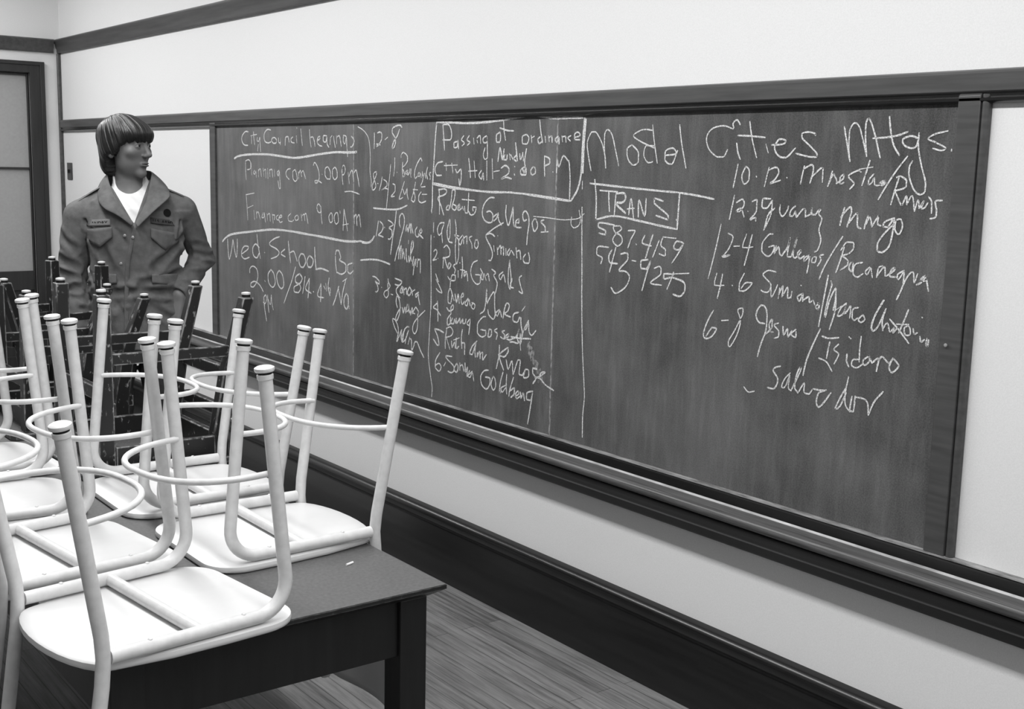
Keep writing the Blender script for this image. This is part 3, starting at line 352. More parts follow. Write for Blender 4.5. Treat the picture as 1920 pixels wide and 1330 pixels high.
fourth schedule line in the right panel|4.4|2351,1314 2358,1279 2321,1282;2329,1313 2336,1276 2345,1242;2291,1285 2289,1283;2248,1322 2264,1292 2263,1272 2239,1276 2218,1298 2241,1296 2257,1279;2136,1335 2162,1337 2181,1325 2168,1313 2151,1299 2158,1280 2173,1277 2185,1281;2151,1297 2147,1266 2135,1285 2128,1301;2120,1293 2123,1264;2122,1275 2109,1300 2110,1270;2110,1270 2093,1298 2091,1269 2080,1273;2080,1270 2078,1288;2049,1307 2048,1306;2044,1285 2058,1275 2050,1265 2040,1286 2040,1265;2039,1268 2021,1279 2018,1264;2016,1264 2006,1271 2000,1260;1987,1265 1996,1255 1988,1250 1985,1262 1991,1266;1962,1341 1971,1284 1983,1205;1953,1327 1949,1318 1957,1288 1966,1241 1963,1232;1963,1232 1953,1277 1936,1310 1935,1279 1940,1252;1913,1267 1933,1253;1936,1309 1933,1256 1948,1201;1900,1275 1916,1261 1925,1239 1908,1247 1900,1271 1905,1247;1901,1248 1886,1269 1887,1238;1862,1268 1878,1262 1880,1242 1873,1234 1863,1241;1847,1251 1860,1238 1852,1231 1841,1240 1847,1251;1788,1294 1811,1255 1821,1220;1790,1294 1811,1254 1820,1228 1814,1214 1799,1230 1781,1274;1781,1274 1789,1243 1786,1218;1787,1221 1774,1239 1765,1218 1754,1230 1756,1216 1744,1231;1717,1278 1727,1250 1740,1218;1748,1239 1713,1242;1713,1240 1725,1231 1720,1215 1707,1219 1710,1235 1720,1242;1700,1234 1696,1221 1687,1225;1680,1217 1676,1204 1667,1211;1660,1215 1662,1201 1657,1196 1655,1212;1678,1264 1677,1263;1768,1249 1740,1226 1709,1196
fifth schedule line in the right panel|4.5|2357,1207 2380,1169 2392,1133 2381,1122 2358,1132 2342,1156 2359,1157 2381,1129;2324,1181 2298,1185;2246,1226 2265,1217 2253,1189 2263,1149 2287,1111 2294,1125 2274,1157 2248,1204 2246,1226;2165,1191 2187,1193 2198,1214 2182,1240 2164,1233 2158,1206 2161,1169 2175,1133 2185,1097;2159,1163 2139,1184 2140,1205 2149,1192 2144,1171 2134,1172;2117,1198 2132,1191 2115,1177 2114,1162 2129,1155;2101,1191 2097,1168 2085,1187 2082,1165 2070,1183;2057,1188 2073,1174 2057,1167 2056,1182;1977,1199 2000,1150 2016,1109 2024,1069;1970,1181 1948,1178 1917,1184;1944,1169 1948,1146 1951,1125;1976,1122 1951,1116 1931,1094;1916,1167 1930,1151 1914,1141 1926,1114;1888,1145 1888,1128 1880,1113;1885,1190 1879,1186;1848,1196 1850,1162 1849,1130;1850,1136 1868,1133 1872,1119 1856,1114 1837,1127;1822,1149 1838,1135 1832,1124 1818,1138 1822,1151 1811,1133;1811,1133 1792,1147 1796,1114;1795,1130 1783,1153 1762,1140 1750,1153;1752,1153 1760,1129 1750,1118 1733,1136 1743,1148 1752,1154
last schedule name at the foot of the right panel|4.5|2102,1082 2119,1076 2126,1066 2109,1047 2112,1028 2123,1016 2143,1017;2067,1069 2086,1048 2094,1025 2081,1030 2068,1062 2071,1029 2061,1021;2061,1021 2045,1054 2032,1083 2036,1088 2046,1063 2049,1032 2037,1019;2037,1019 2018,1049 2017,1025 2001,1022 1991,1035;1988,1038 1970,1038 1952,1040;1945,1042 1969,1030 1975,1005 1966,993 1949,1010 1930,1037;1883,1059 1901,1027 1913,998 1899,1007 1882,1045;1878,1087 1885,1044 1882,1013 1867,998;1864,1039 1868,1001 1857,1000 1854,1041;1854,1039 1826,1038 1815,1027 1811,999;1811,999 1796,1036 1772,1066;2228,1005 2211,993 2189,999
boxed heading in the right panel|6.5|2892,1565 2882,1506 2881,1440;2915,1553 2754,1545 2612,1539 2518,1536;2518,1536 2446,1530 2376,1522;2513,1535 2515,1481 2517,1429;2881,1440 2794,1455 2677,1445 2593,1436 2517,1429;2866,1532 2783,1530;2823,1530 2821,1498 2817,1468;2790,1519 2792,1489 2794,1457;2790,1524 2754,1527 2745,1511 2759,1498 2789,1494 2743,1466;2728,1462 2720,1511 2706,1453;2736,1479 2704,1483;2685,1457 2684,1508 2657,1461 2653,1514;2580,1509 2618,1515 2617,1501 2561,1470 2556,1456 2608,1465;2522,1457 2520,1456
first telephone number below the chalk box|5.5|2792,1427 2861,1431 2868,1418 2833,1407 2832,1395 2863,1398;2766,1426 2796,1422 2787,1405 2761,1396 2753,1377 2774,1363 2797,1379 2783,1400 2758,1416 2766,1426;2729,1413 2697,1415 2713,1389 2726,1361;2691,1374 2688,1373;2653,1403 2663,1380 2623,1373;2618,1407 2631,1375 2646,1335;2590,1392 2602,1367 2615,1340;2574,1403 2582,1378 2561,1365 2563,1348 2588,1352;2574,1403 2520,1402;2489,1391 2516,1394 2528,1375 2508,1369 2488,1389 2507,1360 2533,1328
second telephone number below the chalk box|5.5|2815,1356 2865,1355 2871,1331 2844,1321 2850,1302;2799,1349 2813,1328 2805,1308 2771,1308;2781,1358 2794,1319 2807,1279;2758,1339 2729,1344 2724,1325 2763,1289 2733,1287 2714,1271 2730,1239 2774,1215 2797,1231;2706,1323 2688,1322;2635,1331 2666,1324 2662,1302 2640,1302 2624,1327 2639,1287 2656,1235;2606,1307 2582,1314 2577,1292 2620,1262 2572,1259;2530,1296 2564,1293 2563,1279 2529,1287;2524,1302 2532,1282 2549,1249;2523,1297 2461,1304;2523,1297 2529,1287 2482,1277 2474,1254 2493,1233 2523,1237"""
rnd = random.Random(5)
for line in CHALK.strip().split('\n'):
    nm, wd, sts = line.split('|')
    sts = [[tuple(map(float, p.split(','))) for p in s.split()] for s in sts.split(';')]
    lim = [80, 46][float(wd) < 5.2]; cl = []                        # strokes far apart are separate marks
    for s in sts:
        near = [c for c in cl if any(min(math.hypot(a[0]-b_[0], a[1]-b_[1]) for a in spline(s, 3) for b_ in spline(q, 3)) < lim for q in c)]
        for c in near: cl.remove(c)
        cl.append(sum(near, [])+[s])
    for c in cl: chalk_part(('chalk ' if len(cl) == 1 else 'part of the chalk ') + nm, float(wd), c, rnd)
# rubbed chalk patches left by a sleeve
def smear(pts, r): 
    mb = MB(); rr = random.Random(3)
    for (y, z) in pts:
        for k in range(9):
            a = rr.uniform(0, 6.28); q = rr.uniform(0, r); cy, cz, s = y+q*math.cos(a), z+q*math.sin(a), rr.uniform(.002, .006)
            mb.add([(BF-.0005-.00001*k, cy+s*math.cos(b_), cz+1.6*s*math.sin(b_)) for b_ in np.linspace(0, 5.5, 7)], [tuple(range(7))])
    return loc_(mb.build('chalk_smear', 'faint', smooth=0, fix=False))
smear([(3.205, .985), (3.195, .97), (3.185, .955), (3.175, .94), (3.165, .925), (3.15, .905), (3.14, .885)], .016)

# ------------------------------------------------------------------ tables
TZ = .72
def make_table(L, W):
    t = empty('work_table')
    top = MB(); c = .028
    top.add([(c, c, -.028), (W-c, c, -.028), (W-c, L-c, -.028), (c, L-c, -.028), (0, 0, -.010), (W, 0, -.010), (W, L, -.010), (0, L, -.010), (0, 0, -.0015), (W, 0, -.0015), (W, L, -.0015), (0, L, -.0015)],
            [(3, 2, 1, 0)] + [(i, (i+1) % 4, 4+(i+1) % 4, 4+i) for i in range(4)] + [(4+i, 4+(i+1) % 4, 8+(i+1) % 4, 8+i) for i in range(4)] + [(8, 9, 10, 11)])
    tp = top.build('tabletop', 'table_edge', t, smooth=0)
    lam = MB().box((.002, .002, -.0015), (W-.002, L-.002, 0)).build('laminate_sheet', 'table_top', tp, smooth=0)
    S = .066; o = .030
    for x in (o, W-o-S):
        for y in (o, L-o-S): MB().box((x, y, -TZ), (x+S, y+S, -.028)).build('leg', 'table_leg', t, smooth=0, bevel=.003)
    for y in (o+.012, L-o-.012-.022): MB().box((o+S, y, -.155), (W-o-S, y+.022, -.028)).build('apron', 'table_leg', t, smooth=0, bevel=.002)
    for x in (o+.006, W-o-.006-.022): MB().box((x, o+S, -.155), (x+.022, L-o-S, -.028)).build('apron', 'table_leg', t, smooth=0, bevel=.002)
    return t
TX0, TX1, TY0 = .632, 1.372, 2.013
t1 = make_table(1.49, TX1-TX0); t1.location = (TX0, TY0, TZ)
tag(t1, 'dark worn table nearest the camera carrying the white upside-down chairs', 'table', 'work tables pushed end to end')
t2 = copy_tree(t1); t2.location = (TX0, TY0+1.50, TZ)
tag(t2, 'second dark table, pushed end to end behind the nearest one, under dark wooden chairs', 'table', 'work tables pushed end to end')
for k, (x, y, a, L) in enumerate(((1.262, 2.235, .35, .022), (1.11, 2.43, .2, .012), (1.16, 2.40, 1.9, .008))):
    o = empty('chalk_crumb', (x, y, TZ), a)
    tag(o, ['longest white chalk crumb on the bare corner of the nearest table', 'short chalk crumb on the nearest table beside a white chair leg', 'tiny chalk crumb on the nearest table between the two chairs'][k], 'chalk', 'chalk crumbs on the table')
    MB().tube([(-L/2, 0, .0025), (L/2, 0, .0025)], .0025, 8).build('crumb', 'chip', o)

# ------------------------------------------------------------------ white tubular chairs, upside down (built in that pose: seat on z = 0, legs up)
def make_white_chair():
    c = empty('school_chair')
    wf, wr, hd = .191, .184, .1825; r = .0133; zr = .033
    # plywood seat
    out = []
    def cor(cx, cy, rad, a0, a1, n=7):
        for i in range(n+1):
            a = math.radians(a0+(a1-a0)*i/n); out.append((cx+rad*math.cos(a), cy+rad*math.sin(a)))
    cor(.127, .137, .078, 0, 90, 9); cor(-.127, .137, .078, 90, 180, 9)
    out += [(-.203, .05), (-.196, -.06)]
    n = 14
    for i in range(n+1):
        a = math.pi*(1+i/n); out.append((.176*math.cos(a)*(1 if abs(math.cos(a)) < .98 else 1), -.165+.062*math.sin(a)))
    out += [(.196, -.06), (.203, .05)]
    k = len(out); vs = []; fs = []
    cx, cy = 0, 0
    def ring(s, z): return [(p[0]*s, (p[1]+.0)*s, z) for p in out]
    lay = [ring(.972, .0005), ring(.996, .004), ring(1.0, .0095), ring(.996, .0155), ring(.972, .0185)]
    for l in lay: vs += l
    for i in range(len(lay)-1):
        for j in range(k): fs.append((i*k+j, i*k+(j+1) % k, (i+1)*k+(j+1) % k, (i+1)*k+j))
    fs.append(tuple(range(k-1, -1, -1))); fs.append(tuple((len(lay)-1)*k+j for j in range(k)))
    MB().add(vs, fs).build('seat', 'seat', c, smooth=50)
    for s in (-1, 1):
        # front leg bending into the seat rail
        y0 = hd; R = .062; tip = Vector((s*(wf-.006), hd-.045, .500)); base = Vector((s*wf, hd, zr))
        d1 = (tip-base).normalized(); d2 = (Vector((s*wr, -hd, zr))-base).normalized()
        ang = d1.angle(d2); tl = R/math.tan(ang/2); p1 = base+d1*tl; p2 = base+d2*tl
        cen = base+(d1+d2).normalized()*(R/math.sin(ang/2)); u = (p1-cen).normalized(); v = (p2-cen); v = (v-u*v.dot(u)).normalized(); sweep = math.pi-ang
        path = [tip, tip+(p1-tip)*.5] + arc_pts(cen, R, 0, sweep, 10, u, v) + [Vector((s*wr, -hd+.008, zr))]
        MB().tube(path, r, 14).build('front_leg', 'enamel', c, smooth=60)
        # rear leg and back post in one tube
        j = Vector((s*wr, -hd, zr)); tip2 = Vector((s*(wr+.019), -hd-.071, .449)); low = Vector((s*(wr-.004), -hd-.074, -.475))
        a_ = j+(tip2-j)*.1; b_ = j+(low-j)*.1
        MB().tube([tip2, j+(tip2-j)*.5, a_, j+Vector((0, -.0035, 0)), b_, j+(low-j)*.6, low], r, 14).build('rear_post', 'enamel', c, smooth=60)
        for tp, dr, lab in ((tip, (tip-p1).normalized(), 0), (tip2, (tip2-j).normalized(), 1)):
            gl = MB().lathe(tp, [(.010, -.002), (.0178, -.001), (.0192, .0022), (.0186, .0062), (.014, .0086), (.004, .0096)], 20, dr).build('glide', 'glide', c, smooth=40)
            MB().lathe(tp, [(.0135, -.0065), (.0135, -.0008)], 18, dr).build('rubber_collar', 'rubber', gl, smooth=40)
            MB().lathe(tp, [(.0137, -.0165), (.0153, -.0150), (.0155, -.0075), (.0138, -.0060)], 18, dr).build('ferrule', 'glide', gl, smooth=40)
        for yy in (.085, -.10):
            MB().lathe((s*(wf+(wr-wf)*(hd-yy)/(2*hd)), yy, zr+r-.0008), [(.0045, 0), (.0045, .0012), (.003, .0026), (.0008, .003)], 10).build('screw', 'enamel', c)
    MB().tube([(-wf+.004, .0, zr-.001), (wf-.004, .0, zr-.001)], .0125, 14).build('cross_bar', 'enamel', c, smooth=60)
    # two bowed leg braces
    def bow(w0, yb, yt, z, z1):
        pts = []
        for i in range(25):
            a = math.pi*i/24; x = w0*math.copysign(abs(math.cos(a))**.8, math.cos(a)); q = abs(math.sin(a))**.85
            pts.append((x, yb+(yt-yb)*q, z+(z1-z)*q))
        return pts
    MB().tube(bow(wf-.012, hd-.028, -.020, .303, .296), .0064, 10).build('leg_brace', 'enamel', c, smooth=60)
    MB().tube(bow(wr+.002, -hd-.044, -.050, .276, .288), .0064, 10).build('leg_brace', 'enamel', c, smooth=60)
    # back rest panel between the posts, hollowed towards the sitter
    nx, nz = 16, 8; vs = []; fs = []
    for i in range(nx+1):
        for k_ in range(nz+1):
            u = i/nx*2-1; v = k_/nz; edge = .02*(abs(u)**6)
            z = -.275-(v*(.195-2*edge)+edge); y = -hd-.074*(-z/.475)-.006-.035*(1-u*u)
            vs.append((u*.176, y, z))
    for i in range(nx):
        for k_ in range(nz): a = i*(nz+1)+k_; fs.append((a, a+1, a+nz+2, a+nz+1))
    o = MB().add(vs, fs).build('back_rest', 'seat', c, smooth=60); md = o.modifiers.new('thick', 'SOLIDIFY'); md.thickness = .011; md.offset = 0
    return c
white = make_white_chair()
GW = 'white tubular chairs upside down on the tables'
WCH = [ # x (toward board), y (along it), turn, label
  (.788, 2.159, math.radians(6.7), 'upside-down white tubular chair at the near left of the front table, largest seat'),
  (1.193, 2.510, math.pi+math.radians(.5), 'upside-down white tubular chair on the board side, nearest the bare table corner'),
  (.731, 2.602, math.radians(7.5), 'upside-down white tubular chair directly behind the largest-looking one, in the left row'),
  (1.184, 2.990, math.pi-math.radians(.2), 'upside-down white tubular chair on the board side, just before the dark wooden chairs'),
  (.711, 3.095, -math.radians(4.9), 'upside-down white tubular chair third from the front in the left row, half cut off'),
  (.768, 3.545, math.radians(3), 'upside-down white tubular chair at the far end of the left row, almost hidden')]
for i, (x, y, a, lb) in enumerate(WCH):
    o = white if i == 0 else copy_tree(white)
    # local +y is the chair's front; left-row chairs face the board (+x), right-row chairs face away from it
    o.location = (x, y, TZ); o.rotation_euler = (0, 0, -math.pi/2 + a); tag(o, lb, 'chair', GW)

# ------------------------------------------------------------------ dark wooden chairs, upside down
def make_wooden_chair(hf, hr, W=.40, Dp=.365):
    c = empty('wooden_chair'); s_ = .048
    MB().prism([(-W/2-.012, -Dp/2-.01), (W/2+.012, -Dp/2-.01), (W/2+.02, Dp/2+.03), (W/2, Dp/2+.045), (-W/2, Dp/2+.045), (-W/2-.02, Dp/2+.03)], .0005, .020, 2).build('seat', 'wood_seat', c, smooth=0, bevel=.005)
    for s in (-1, 1):
        x = s*(W/2-s_/2)
        fx, fy = x, Dp/2-s_/2
        MB().bar((fx, fy, .020), (fx, fy-.004, hf), s_, s_, s_*.78, s_*.78).build('front_leg', 'wood_chair', c, smooth=0, bevel=.003)
        ry = -Dp/2+s_/2; mb = MB(); tx = s*.006
        secs = [((x, ry-.075, -.37), .026), ((x, ry-.028, -.16), .034), ((x, ry-.002, .0), s_), ((x, ry, .09), s_), ((x, ry-.030, .27), .040), ((x+tx, ry-.088, hr), .034)]
        vs = []; fs = []
        for p, h in secs:
            for a, b_ in ((-1, -1), (1, -1), (1, 1), (-1, 1)): vs.append((p[0]+a*s_*.43, p[1]+b_*h/2, p[2]))
        for i in range(len(secs)-1):
            for j in range(4): fs.append((i*4+j, i*4+(j+1) % 4, (i+1)*4+(j+1) % 4, (i+1)*4+j))
        fs += [(3, 2, 1, 0), tuple(len(secs)*4-4+j for j in range(4))]
        mb.add(vs, fs).build('rear_post', 'wood_chair', c, smooth=30, bevel=.003)
        for p in ((fx, fy-.004, hf), (x+tx, ry-.088, hr)):
            gl = MB().lathe((p[0], p[1], p[2]+.008), [(.008, -.001), (.0135, .0), (.0135, .005), (.006, .007)], 14).build('glide', 'glide', c)
            MB().lathe(p, [(.0125, -.002), (.0125, .0078)], 14).build('rubber_collar', 'rubber', gl)
        # side apron and side stretchers
        MB().box((s*(W/2-.006)-.011, ry+s_/2, .020), (s*(W/2-.006)+.006, fy-s_/2, .085)).build('apron', 'wood_chair', c, smooth=0, bevel=.002)
        MB().box((s*(W/2-.018)-.009, ry-.03, hf-.197), (s*(W/2-.018)+.009, fy-s_/2+.002, hf-.165)).build('stretcher', 'wood_chair', c, smooth=0, bevel=.002)
    yf, yr = Dp/2-s_/2, -Dp/2+s_/2
    for y in (yf, yr): MB().box((-W/2+s_, y-.010, .020), (W/2-s_, y+.010, .085)).build('apron', 'wood_chair', c, smooth=0, bevel=.002)
    MB().box((-W/2+s_-.002, yf-.012, hf-.30), (W/2-s_+.002, yf+.008, hf-.262)).build('stretcher', 'wood_chair', c, smooth=0, bevel=.002)
    for z in (hf-.27, hf-.39): MB().box((-W/2+s_-.004, yr-.052+.0*z, z), (W/2-s_+.004, yr-.030, z+.036)).build('stretcher', 'wood_chair', c, smooth=0, bevel=.002)
    for k, z in enumerate((-.13, -.24, -.355)):
        MB().box((-W/2+s_-.003, yr-.028-.02*k-.010, z), (W/2-s_+.003, yr-.028-.02*k+.008, z+.055)).build('back_slat', 'wood_chair', c, smooth=0, bevel=.003)
    return c
wc = make_wooden_chair(.510, .484, .412, .385); GD = 'dark wooden chairs upside down on the tables'
wc.location = (1.232, 3.440, TZ); wc.rotation_euler = (0, 0, math.pi/2)
tag(wc, 'upside-down dark wooden chair with worn edges, nearest of the wooden ones', 'chair', GD)
w2 = make_wooden_chair(.452, .425, .40, .335)
w2.location = (1.172, 4.035, TZ); w2.rotation_euler = (0, 0, math.pi/2)
tag(w2, 'shorter upside-down dark wooden chair in front of the man, behind the nearest wooden one', 'chair', GD)
w3 = make_wooden_chair(.487, .45, .345); w3.location = (1.258, 4.509, TZ); w3.rotation_euler = (0, 0, -math.pi/2+math.radians(18.7))
tag(w3, 'farthest upside-down dark wooden chair, closest to the man', 'chair', GD)
# ------------------------------------------------------------------ the person
PLOC = Vector((1.68, 4.73, 0)); PROT = math.atan2(-.335, .942)
f32 = np.float32
def nets(F, xs, ys, zs):
    S = F < 0; nx, ny, nz = F.shape
    c = np.zeros((nx-1, ny-1, nz-1), np.int8)
    for a in (0, 1):
        for b_ in (0, 1):
            for d in (0, 1): c += S[a:nx-1+a, b_:ny-1+b_, d:nz-1+d]
    act = (c > 0) & (c < 8); I, J, K = np.nonzero(act); n = len(I)
    idx = -np.ones(act.shape, np.int64); idx[I, J, K] = np.arange(n)
    acc = np.zeros((n, 3)); cnt = np.zeros(n)
    G = (xs, ys, zs)
    cor = [(a, b_, d) for a in (0, 1) for b_ in (0, 1) for d in (0, 1)]
    for p in cor:
        for ax in range(3):
            if p[ax]: continue
            q = list(p); q[ax] = 1
            f0 = F[I+p[0], J+p[1], K+p[2]]; f1 = F[I+q[0], J+q[1], K+q[2]]; mk = (f0 < 0) != (f1 < 0)
            t = np.where(mk, f0/np.where(mk, f0-f1, 1), 0)
            P0 = np.stack([G[i][(I, J, K)[i]+p[i]] for i in range(3)], 1).astype(float); P1 = np.stack([G[i][(I, J, K)[i]+q[i]] for i in range(3)], 1)
            acc += np.where(mk[:, None], P0+(P1-P0)*t[:, None], 0); cnt += mk
    V = acc/cnt[:, None]; Q = []
    for ax in range(3):
        sl0 = [slice(None)]*3; sl1 = [slice(None)]*3; sl0[ax] = slice(0, -1); sl1[ax] = slice(1, None)
        a0 = S[tuple(sl0)]; a1 = S[tuple(sl1)]; e = np.argwhere(a0 != a1); o1, o2 = (ax+1) % 3, (ax+2) % 3
        e = e[(e[:, o1] > 0) & (e[:, o2] > 0) & (e[:, o1] < F.shape[o1]-1) & (e[:, o2] < F.shape[o2]-1)]
        ins = a0[e[:, 0], e[:, 1], e[:, 2]]
        def ci(d1, d2):
            g = e.copy(); g[:, o1] -= d1; g[:, o2] -= d2; return idx[g[:, 0], g[:, 1], g[:, 2]]
        q = np.stack([ci(1, 1), ci(0, 1), ci(0, 0), ci(1, 0)], 1); q[~ins] = q[~ins][:, ::-1]; Q.append(q)
    return V, np.concatenate(Q)
def sdf_obj(name, F, xs, ys, zs, mat, parent=None, relax=1):
    V, Q = nets(F, xs, ys, zs)
    me = bpy.data.meshes.new(name); me.from_pydata(V.tolist(), [], Q.tolist()); me.validate()
    me.polygons.foreach_set('use_smooth', [True]*len(me.polygons)); me.materials.append(MT[mat])
    o = bpy.data.objects.new(name, me); col.objects.link(o)
    if relax: md = o.modifiers.new('relax', 'SMOOTH'); md.iterations = relax; md.factor = .5
    if parent: o.parent = parent
    return o
def grid(x0, x1, y0, y1, zs, h):
    xs = np.arange(x0, x1, h, dtype=f32); ys = np.arange(y0, y1, h, dtype=f32); zs = np.asarray(zs, f32)
    return xs, ys, zs, xs[:, None, None], ys[None, :, None], zs[None, None, :]
def caps(X, Y, Z, a, b_, ra, rb):
    a = np.array(a); b_ = np.array(b_); d = b_-a; L = float(d@d)
    h = np.clip(((X-a[0])*d[0]+(Y-a[1])*d[1]+(Z-a[2])*d[2])/L, 0, 1)
    return np.sqrt((X-a[0]-h*d[0])**2+(Y-a[1]-h*d[1])**2+(Z-a[2]-h*d[2])**2)-(ra+h*(rb-ra))
def ell(X, Y, Z, c, r):
    x, y, z = (X-c[0]), (Y-c[1]), (Z-c[2])
    k0 = np.sqrt((x/r[0])**2+(y/r[1])**2+(z/r[2])**2)+1e-6; k1 = np.sqrt((x/r[0]**2)**2+(y/r[1]**2)**2+(z/r[2]**2)**2)+1e-6
    return k0*(k0-1)/k1
def smin(a, b_, k):
    h = np.clip(.5+.5*(b_-a)/k, 0, 1); return b_+(a-b_)*h-k*h*(1-h)
def smax(a, b_, k): return -smin(-a, -b_, k)
def sstep(x, a, b_):
    t = np.clip((x-a)/(b_-a), 0, 1); return t*t*(3-2*t)
PZ = [.80, .95, 1.05, 1.15, 1.25, 1.33, 1.40, 1.45, 1.495, 1.53]
PW = [.198, .193, .182, .170, .177, .186, .168, .125, .085, .06]
PD = [.135, .130, .124, .122, .128, .128, .114, .092, .064, .05]
TX_, TYc = .008, .02
def tw(z): return np.interp(z, PZ, PW)
def td(z): return np.interp(z, PZ, PD)
def torso(X, Y, Z, ins=0.):
    w_ = (tw(Z)-ins); d_ = (td(Z)-ins); p = 2.5
    k = (np.abs((X-TX_)/w_)**p+np.abs((Y-TYc)/d_)**p)**(1/p)
    return (k-1)*np.minimum(w_, d_)*.9
def front_y(x, z, off=0.):
    u = min(abs((x-TX_)/float(tw(z))), .97); return TYc-float(td(z))*(1-u**2.5)**(1/2.5)-off
# head frame: turned towards the image right
HX, HY, HZ = -.013, .0, 1.645; PH = math.radians(50)
cs, sn = math.cos(PH), math.sin(PH)
def hframe(X, Y, Z):
    dx, dy = X-HX, Y-HY; return dx*cs+dy*sn, -dx*sn+dy*cs, Z-HZ+0*dx
def hpt(a, b_, c): return Vector((HX+a*cs-b_*sn, HY+a*sn+b_*cs, HZ+c))
def headsdf(X, Y, Z):
    a, b_, c = hframe(X, Y, Z); aa = np.abs(a)
    d = ell(a, b_, c, (0, .018, .028), (.073, .094, .082))
    d = smin(d, ell(a, b_, c, (0, -.028, -.020), (.062, .062, .085)), .02)         # face mass
    d = smin(d, ell(a, b_, c, (0, -.022, -.068), (.054, .058, .050)), .022)        # jaw
    d = smin(d, ell(a, b_, c, (0, -.072, -.106), (.022, .017, .017)), .022)        # chin
    d = smin(d, caps(aa, b_, c, (.0, -.088, .020), (.045, -.070, .022), .010, .010), .016)   # brow
    d = smin(d, ell(aa, b_, c, (.042, -.062, -.022), (.022, .018, .018)), .022)    # cheek bones
    d = smax(d, -ell(aa, b_, c, (.031, -.099, .003), (.017, .016, .012)), .012)    # sockets
    d = smin(d, caps(a, b_, c, (0, -.088, .010), (0, -.107, -.030), .0075, .0105), .012)     # nose bridge
    d = smin(d, ell(a, b_, c, (0, -.110, -.033), (.011, .012, .010)), .008)
    d = smin(d, ell(aa, b_, c, (.011, -.099, -.037), (.0075, .010, .007)), .006)
    d = smin(d, caps(aa, b_, c, (0, -.0955, -.0625), (.018, -.087, -.067), .0042, .003), .008)
    d = smin(d, caps(aa, b_, c, (0, -.0945, -.0765), (.016, -.086, -.0745), .0050, .003), .008)
    d = smax(d, -caps(aa, b_, c, (0, -.104, -.0695), (.022, -.090, -.0700), .0022, .0015), .003)
    lid = np.sqrt((aa-.031)**2+(b_+.0775)**2+(c-.003)**2)-.0142
    lid = np.maximum(lid, -np.maximum(np.abs(c-.0015-.0*aa)-.0036*(1-((aa-.031)/.016)**2), (b_+.0775)+.004)); d = smin(d, lid, .005)
    ear = ell(aa, b_, c, (.076, .012, -.018), (.010, .019, .031)); ear = smax(ear, -ell(aa, b_, c, (.089, .008, -.014), (.008, .010, .018)), .005)
    d = smin(d, ear, .008)
    return d
zs = np.concatenate([np.arange(-.004, 1.40, .010), np.arange(1.40, 1.79, .0032)])
xs, ys, zs, X, Y, Z = grid(-.36, .38, -.27, .25, zs, .0042)
F = np.full((len(xs), len(ys), len(zs)), 1., f32)
def merge(F, fn, box, k=.03):
    i = [np.searchsorted(g, (lo, hi)) for g, (lo, hi) in zip((xs, ys, zs), box)]
    s = tuple(slice(a, b_) for a, b_ in i); F[s] = smin(F[s], fn(X[s[0]], Y[:, s[1]], Z[:, :, s[2]]).astype(f32), k)
def mc(a, b_, ra, rb, k=.03):
    pad = max(ra, rb)+.06
    merge(F, lambda x, y, z: caps(x, y, z, a, b_, ra, rb), [(min(a[i], b_[i])-pad, max(a[i], b_[i])+pad) for i in range(3)], k)
merge(F, lambda x, y, z: np.maximum(torso(x, y, z, .028), z-1.49), [(-.22, .24, -.14, .2)[0:2], (-.16, .2), (.80, 1.56)])
for s in (-1, 1): mc((.008+s*.10, .02, .90), (.008+s*.105, .025, .48), .080, .056); mc((.008+s*.105, .025, .48), (.008+s*.11, .035, .09), .054, .036); mc((.008+s*.11, .05, .04), (.008+s*.125, -.12, .035), .036, .030)
mc((-.06, .02, 1.425), (-.19, .015, 1.378), .045, .042); mc((.07, .02, 1.425), (.195, .015, 1.395), .045, .042)
mc((-.2, .015, 1.375), (-.233, .03, 1.12), .044, .036, .01); mc((-.233, .03, 1.12), (-.205, -.035, .94), .036, .026, .01)
mc((.2, .015, 1.39), (.272, .075, 1.19), .044, .036, .01); mc((.272, .075, 1.19), (.172, -.062, 1.06), .036, .027, .01)
def hand(wr, pd, sx):
    wr = np.array(wr); pd = np.array(pd)/np.linalg.norm(pd); ac = np.array((sx*.8, -.25, .1)); ac = ac-pd*(ac@pd); ac /= np.linalg.norm(ac); nn = np.cross(pd, ac)
    P = lambda a, b_, c=0: tuple(wr+pd*a+ac*b_+nn*c)
    for b_ in (-.026, -.009, .009, .026): mc(P(.0, b_*.6), P(.085, b_), .015, .0125, .012)
    for b_, L in zip((-.030, -.010, .010, .028), (.070, .082, .076, .056)):
        mc(P(.085, b_), P(.085+L*.5, b_*1.05, .006), .0092, .0085, .004); mc(P(.085+L*.5, b_*1.05, .006), P(.085+L, b_, .020), .0085, .0070, .004)
    mc(P(.022, -.028), P(.058, -.056, .010), .0125, .0105, .008); mc(P(.058, -.056, .010), P(.090, -.062, .016), .0105, .0078, .004)
hand((.172, -.066, 1.058), (-.30, -.16, -.94), 1)
hand((-.204, -.038, .938), (.16, -.10, -.98), -1)
mc((-.006, .030, 1.42), (-.006, .022, 1.58), .058, .053, .03)
merge(F, headsdf, [(-.16, .15), (-.15, .16), (1.50, 1.785)], .016)
person = sdf_obj('person', F, xs, ys, zs, 'skin', relax=1)
tag(person, 'young man in a field jacket, hands in pockets, looking towards the board', 'person')
person.location = PLOC; person.rotation_euler = (0, 0, PROT)
del F
